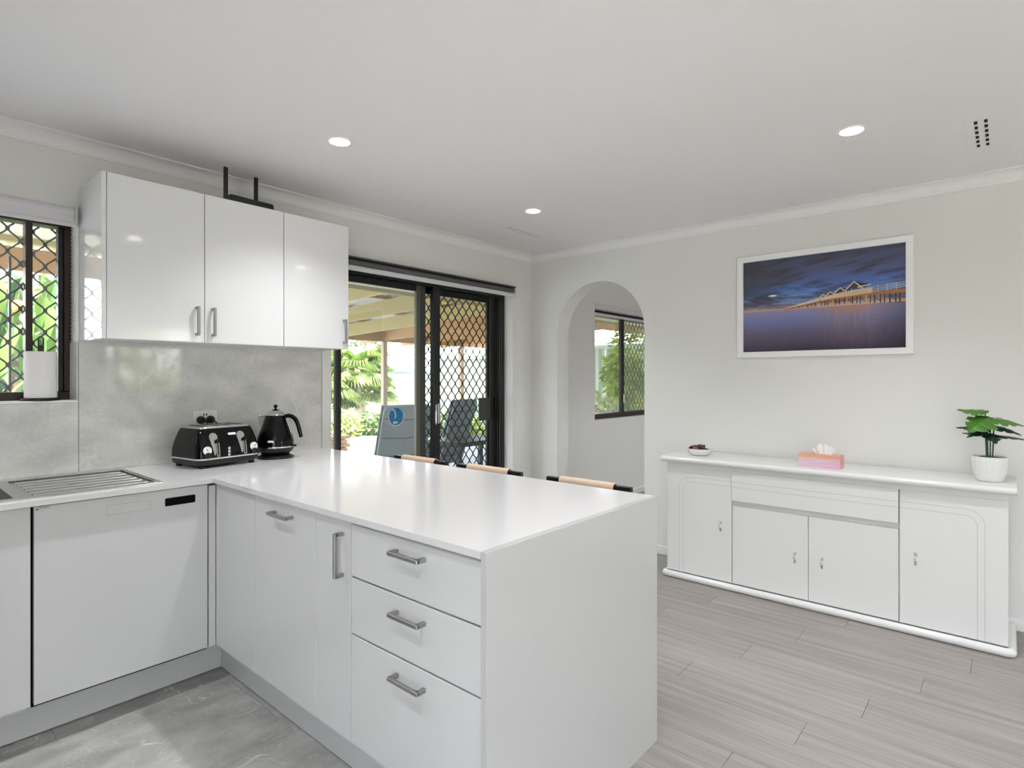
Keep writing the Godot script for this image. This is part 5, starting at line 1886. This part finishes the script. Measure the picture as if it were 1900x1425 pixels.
	shrub("tree", "grey-green leafy tree behind the side fence", Vector3(11.6, GY, -9.6), [[0, 1.9, 0, 0.8, 0.6], [0.4, 1.6, -0.9, 0.7, 0.6]], 900, 0.16, drk, "tree", "trees behind the fence")
	shrub("tree", "bare-looking grey tree behind the tall fence beyond the arch", Vector3(11.6, GY, -6.6), [[0, 2.2, 0, 0.9, 0.6], [-0.2, 2.0, -1.1, 0.8, 0.5]], 500, 0.12, [c8(150, 150, 150), c8(120, 124, 118), c8(176, 176, 172)], "tree", "trees behind the fence")
	palm(Vector3(9.0, GY, -13.35), 1.75, "fan palm with a tall pale trunk in front of the rear fence", 24, 0.95, 11)
	palm(Vector3(9.42, GY, -13.75), 1.0, "short bushy fan palm in the fence corner", 26, 0.95, 12)
	palm(Vector3(8.1, GY, -13.5), 1.3, "medium fan palm next to the palm with the tall trunk", 22, 0.9, 13)
	rng.seed = 99
	# side planting outside the next room
	shrub("garden_shrub", "bright flowering shrub below the window beyond the arch", Vector3(8.6, GY, -5.85), [[0, 0.75, 0.2, 0.5, 0.5], [0.3, 0.6, -0.2, 0.45, 0.4]], 700, 0.11, [c8(206, 216, 140), c8(226, 226, 180), c8(160, 186, 90), c8(236, 236, 214)], "shrub", "shrubs outside the next room")
	shrub("tree", "slender yellow-green tree outside the window beyond the arch", Vector3(8.75, GY, -4.65), [[0.0, 1.9, 0.1, 0.6, 0.75], [-0.3, 1.5, -0.2, 0.35, 0.4], [0.1, 1.1, 0.15, 0.5, 0.5]], 800, 0.12, [c8(176, 200, 70), c8(146, 178, 60), c8(200, 214, 110)], "tree", "trees outside the next room")
	# beam outside that window
	var vb := thing("veranda_beam", "brown veranda beam outside the window beyond the arch", "beam", Vector3(8.2, 2.0, -4.6))
	part(vb, "beam", Vector3(6.8, 2.10, -4.75), Vector3(9.6, 2.30, -4.70), M.beam_brown, 0.003)
	# planter box
	var pb := thing("planter_box", "small brick-coloured planter box at the edge of the garden", "planter", Vector3(6.2, GY, -10.2))
	for i in 4:
		for j in 3:
			var xa := 6.0 + j * 0.165 + (0.06 if i % 2 == 1 else 0.0)
			part(pb, "brick", Vector3(xa, GY + i * 0.08, -10.05), Vector3(xa + 0.155, GY + i * 0.08 + 0.07, -9.94), M.brick_wood, 0.004)
	part(pb, "soil", Vector3(6.02, GY, -10.4), Vector3(6.5, GY + 0.28, -10.06), M.soil, 0.0)
	recliner(Vector3(3.75, GY + 0.02, -4.95), -0.15, "grey padded outdoor recliner seen from behind, beside the patio post")
	recliner(Vector3(5.05, GY + 0.02, -5.6), 0.25, "grey padded outdoor recliner next to the patio table")
	patio_table(Vector3(4.62, GY + 0.02, -4.62))
	big_leaf_tree()
	# greenery outside the opposite window
	shrub("hedge", "tall sunny hedge outside the window facing the sliding door", Vector3(3.0, GY, 4.2), [[-0.9, 0.9, 0, 0.7, 0.9], [0, 1.0, 0.1, 0.8, 1.0], [0.9, 0.9, 0, 0.7, 0.9], [-0.5, 1.9, 0.1, 0.8, 0.7], [0.5, 1.9, 0, 0.8, 0.7]], 420, 0.16, [c8(190, 206, 110), c8(214, 220, 140), c8(160, 184, 90)], "hedge", "hedges")

func fence_run(t: Node3D, a: Vector3, b: Vector3, h: float, sheet_mat: Material, cap_mat: Material) -> void:
	var o := t.position
	var d := (b - a).normalized()
	var n := d.cross(Vector3.UP)
	var L := (b - a).length()
	var sheet := 2.0
	var k := 0
	var x := 0.0
	while x < L:
		var e: float = min(x + sheet, L)
		var st := mb()
		corrugated(st, x, e, 0.15, 0.018, func(s, y, v): return a + d * s + n * y + Vector3.UP * (h * v) - o, func(q): return (n - d * q).normalized())
		obj("sheet", st, sheet_mat, t)
		x = e
		k += 1
	var st2 := mb()
	var xf := Transform3D(Basis(d, Vector3.UP, d.cross(Vector3.UP)), a - o)
	box(st2, Vector3(0, h - 0.03, -0.035), Vector3(L, h + 0.05, 0.035), 0.006, xf)
	obj("cap_rail", st2, cap_mat, t)

func recliner(at: Vector3, turn: float, label: String) -> void:
	var t := thing("outdoor_recliner", label, "recliner", at, turn, "outdoor recliners")
	# back faces +z (towards the house), leaning towards it
	var st := mb()
	var lean := Transform3D(Basis(Vector3.RIGHT, 0.30), Vector3(0, 0.34, 0.12))
	extrude(st, rrect(0.56, 0.84, 0.05, 4), -0.035, 0.035, Transform3D(lean.basis, lean * Vector3(0, 0.42, 0)), true)
	obj("back_cushion", st, M.outdoor_fabric, t)
	for i in 4:
		st = mb()
		var y := 0.12 + i * 0.2
		tube(st, [lean * Vector3(-0.26, y, 0.036), lean * Vector3(0.0, y - 0.02, 0.04), lean * Vector3(0.26, y, 0.036)], 0.007, 6)
		obj("seam", st, M.outdoor_frame, t)
	st = mb()
	extrude(st, rrect(0.54, 0.52, 0.05, 4), -0.035, 0.035, Transform3D(Basis(Vector3.RIGHT, PI / 2 + 0.08), Vector3(0, 0.37, -0.14)), true)
	obj("seat_cushion", st, M.outdoor_fabric, t)
	for s in [-1.0, 1.0]:
		st = mb()
		tube(st, [Vector3(s * 0.3, 0.0, 0.30), Vector3(s * 0.3, 0.3, 0.02), Vector3(s * 0.3, 0.6, -0.24), Vector3(s * 0.3, 0.62, -0.3)], 0.013, 8)
		obj("leg", st, M.outdoor_frame, t)
		st = mb()
		tube(st, [Vector3(s * 0.3, 0.0, -0.40), Vector3(s * 0.3, 0.3, -0.12), Vector3(s * 0.3, 0.62, 0.18)], 0.013, 8)
		obj("leg", st, M.outdoor_frame, t)
		st = mb()
		box(st, Vector3(s * 0.31 - 0.03, 0.61, -0.32), Vector3(s * 0.31 + 0.03, 0.635, 0.20), 0.008)
		obj("armrest", st, M.outdoor_frame, t)
		st = mb()
		tube(st, [lean * Vector3(s * 0.285, -0.02, 0.0), lean * Vector3(s * 0.285, 0.85, 0.0)], 0.012, 8)
		obj("back_tube", st, M.outdoor_frame, t)

func patio_table(at: Vector3) -> void:
	var t := thing("patio_table", "dark patio table behind the security screen", "table", at, 0.0)
	var st := mb()
	box(st, Vector3(-0.45, 0.69, -0.28), Vector3(0.45, 0.74, 0.28), 0.008)
	obj("tabletop", st, M.frame_grey, t)
	for sx in [-1.0, 1.0]:
		for sz in [-1.0, 1.0]:
			st = mb()
			box(st, Vector3(sx * 0.41 - 0.025, 0.0, sz * 0.24 - 0.025), Vector3(sx * 0.41 + 0.025, 0.69, sz * 0.24 + 0.025), 0.004)
			obj("leg", st, M.outdoor_frame, t)
	st = mb()
	box(st, Vector3(-0.41, 0.18, -0.02), Vector3(0.41, 0.22, 0.02), 0.004)
	obj("stretcher", st, M.outdoor_frame, t)

func leaf_mesh(L: float, W: float, bend: float) -> ArrayMesh:
	var st := mb()
	var prev := []
	var n := 8
	for i in n + 1:
		var f := float(i) / n
		var w := W * 0.5 * sin(PI * pow(f, 0.8))
		var ang := bend * f
		var c := Vector3(0, -sin(ang) * f * L * 0.6, -f * L)
		var row := [c + Vector3(-w, w * 0.35, 0), c, c + Vector3(w, w * 0.35, 0)]
		if i > 0:
			for j in 2:
				var nn: Vector3 = (prev[j + 1] - prev[j]).cross(row[j] - prev[j])
				if nn.length() < 1e-9:
					nn = Vector3.UP
				nn = nn.normalized()
				if nn.y < 0:
					nn = -nn
				quad(st, prev[j], prev[j + 1], row[j + 1], row[j], nn)
		prev = row
	return st.commit()

func big_leaf_tree() -> void:
	rng.seed = 2024
	var t := thing("broadleaf_tree", "tree with long drooping glossy leaves outside the sink window", "tree", Vector3(0.9, GY, -6.3))
	var st := mb()
	tube(st, [Vector3(0, 0, 0), Vector3(0.05, 1.0, 0.0), Vector3(0.0, 1.9, 0.1), Vector3(0.1, 2.6, 0.1)], [0.08, 0.06, 0.04, 0.02], 10)
	obj("trunk", st, M.bark, t)
	var meshes := []
	for i in 4:
		meshes.append(leaf_mesh(0.30 + i * 0.035, 0.075 + i * 0.008, 0.5 + i * 0.2))
	var mats := [M.big_leaf_a, M.big_leaf_b, M.big_leaf_c, M.big_leaf_d]
	for i in 290:
		var p := Vector3(rng.randf_range(-0.6, 0.65), rng.randf_range(0.9, 2.4), rng.randf_range(-0.6, 0.7))
		var o := MeshInstance3D.new()
		o.name = "leaf"
		o.mesh = meshes[rng.randi() % 4]
		o.material_override = mats[rng.randi() % 4]
		t.add_child(o, true)
		o.position = p
		var yaw := rng.randf_range(0, TAU)
		o.basis = Basis(Vector3.UP, yaw) * Basis(Vector3.RIGHT, rng.randf_range(-1.5, -0.3)) * Basis(Vector3(0, 0, 1), rng.randf_range(-0.5, 0.5))
	# dense hedge further back
	shrub("hedge", "dense green hedge behind the broadleaf tree", Vector3(0.6, GY, -9.2), [[0, 1.1, 0, 1.2, 1.1], [-1.3, 1.0, 0, 1.0, 1.0], [1.2, 1.0, 0, 1.0, 1.0], [0.2, 2.0, -0.2, 1.1, 0.8]], 1100, 0.22, [c8(86, 128, 50), c8(112, 152, 64), c8(62, 98, 44), c8(150, 172, 84)], "hedge", "hedges")
	# ripe mango-coloured fruit among the leaves
	var fr := thing("fruit", "orange fruit hanging among the leaves outside the sink window", "fruit", Vector3(0.80, 1.86, -5.45))
	st = mb()
	lathe(st, [Vector2(0, -0.05), Vector2(0.03, -0.04), Vector2(0.042, 0.0), Vector2(0.03, 0.04), Vector2(0, 0.05)], 16)
	obj("flesh", st, M.ochre, fr)
	st = mb()
	tube(st, [Vector3(0, 0.048, 0), Vector3(0.01, 0.1, -0.01)], 0.004, 6)
	obj("stalk", st, M.bark, fr)
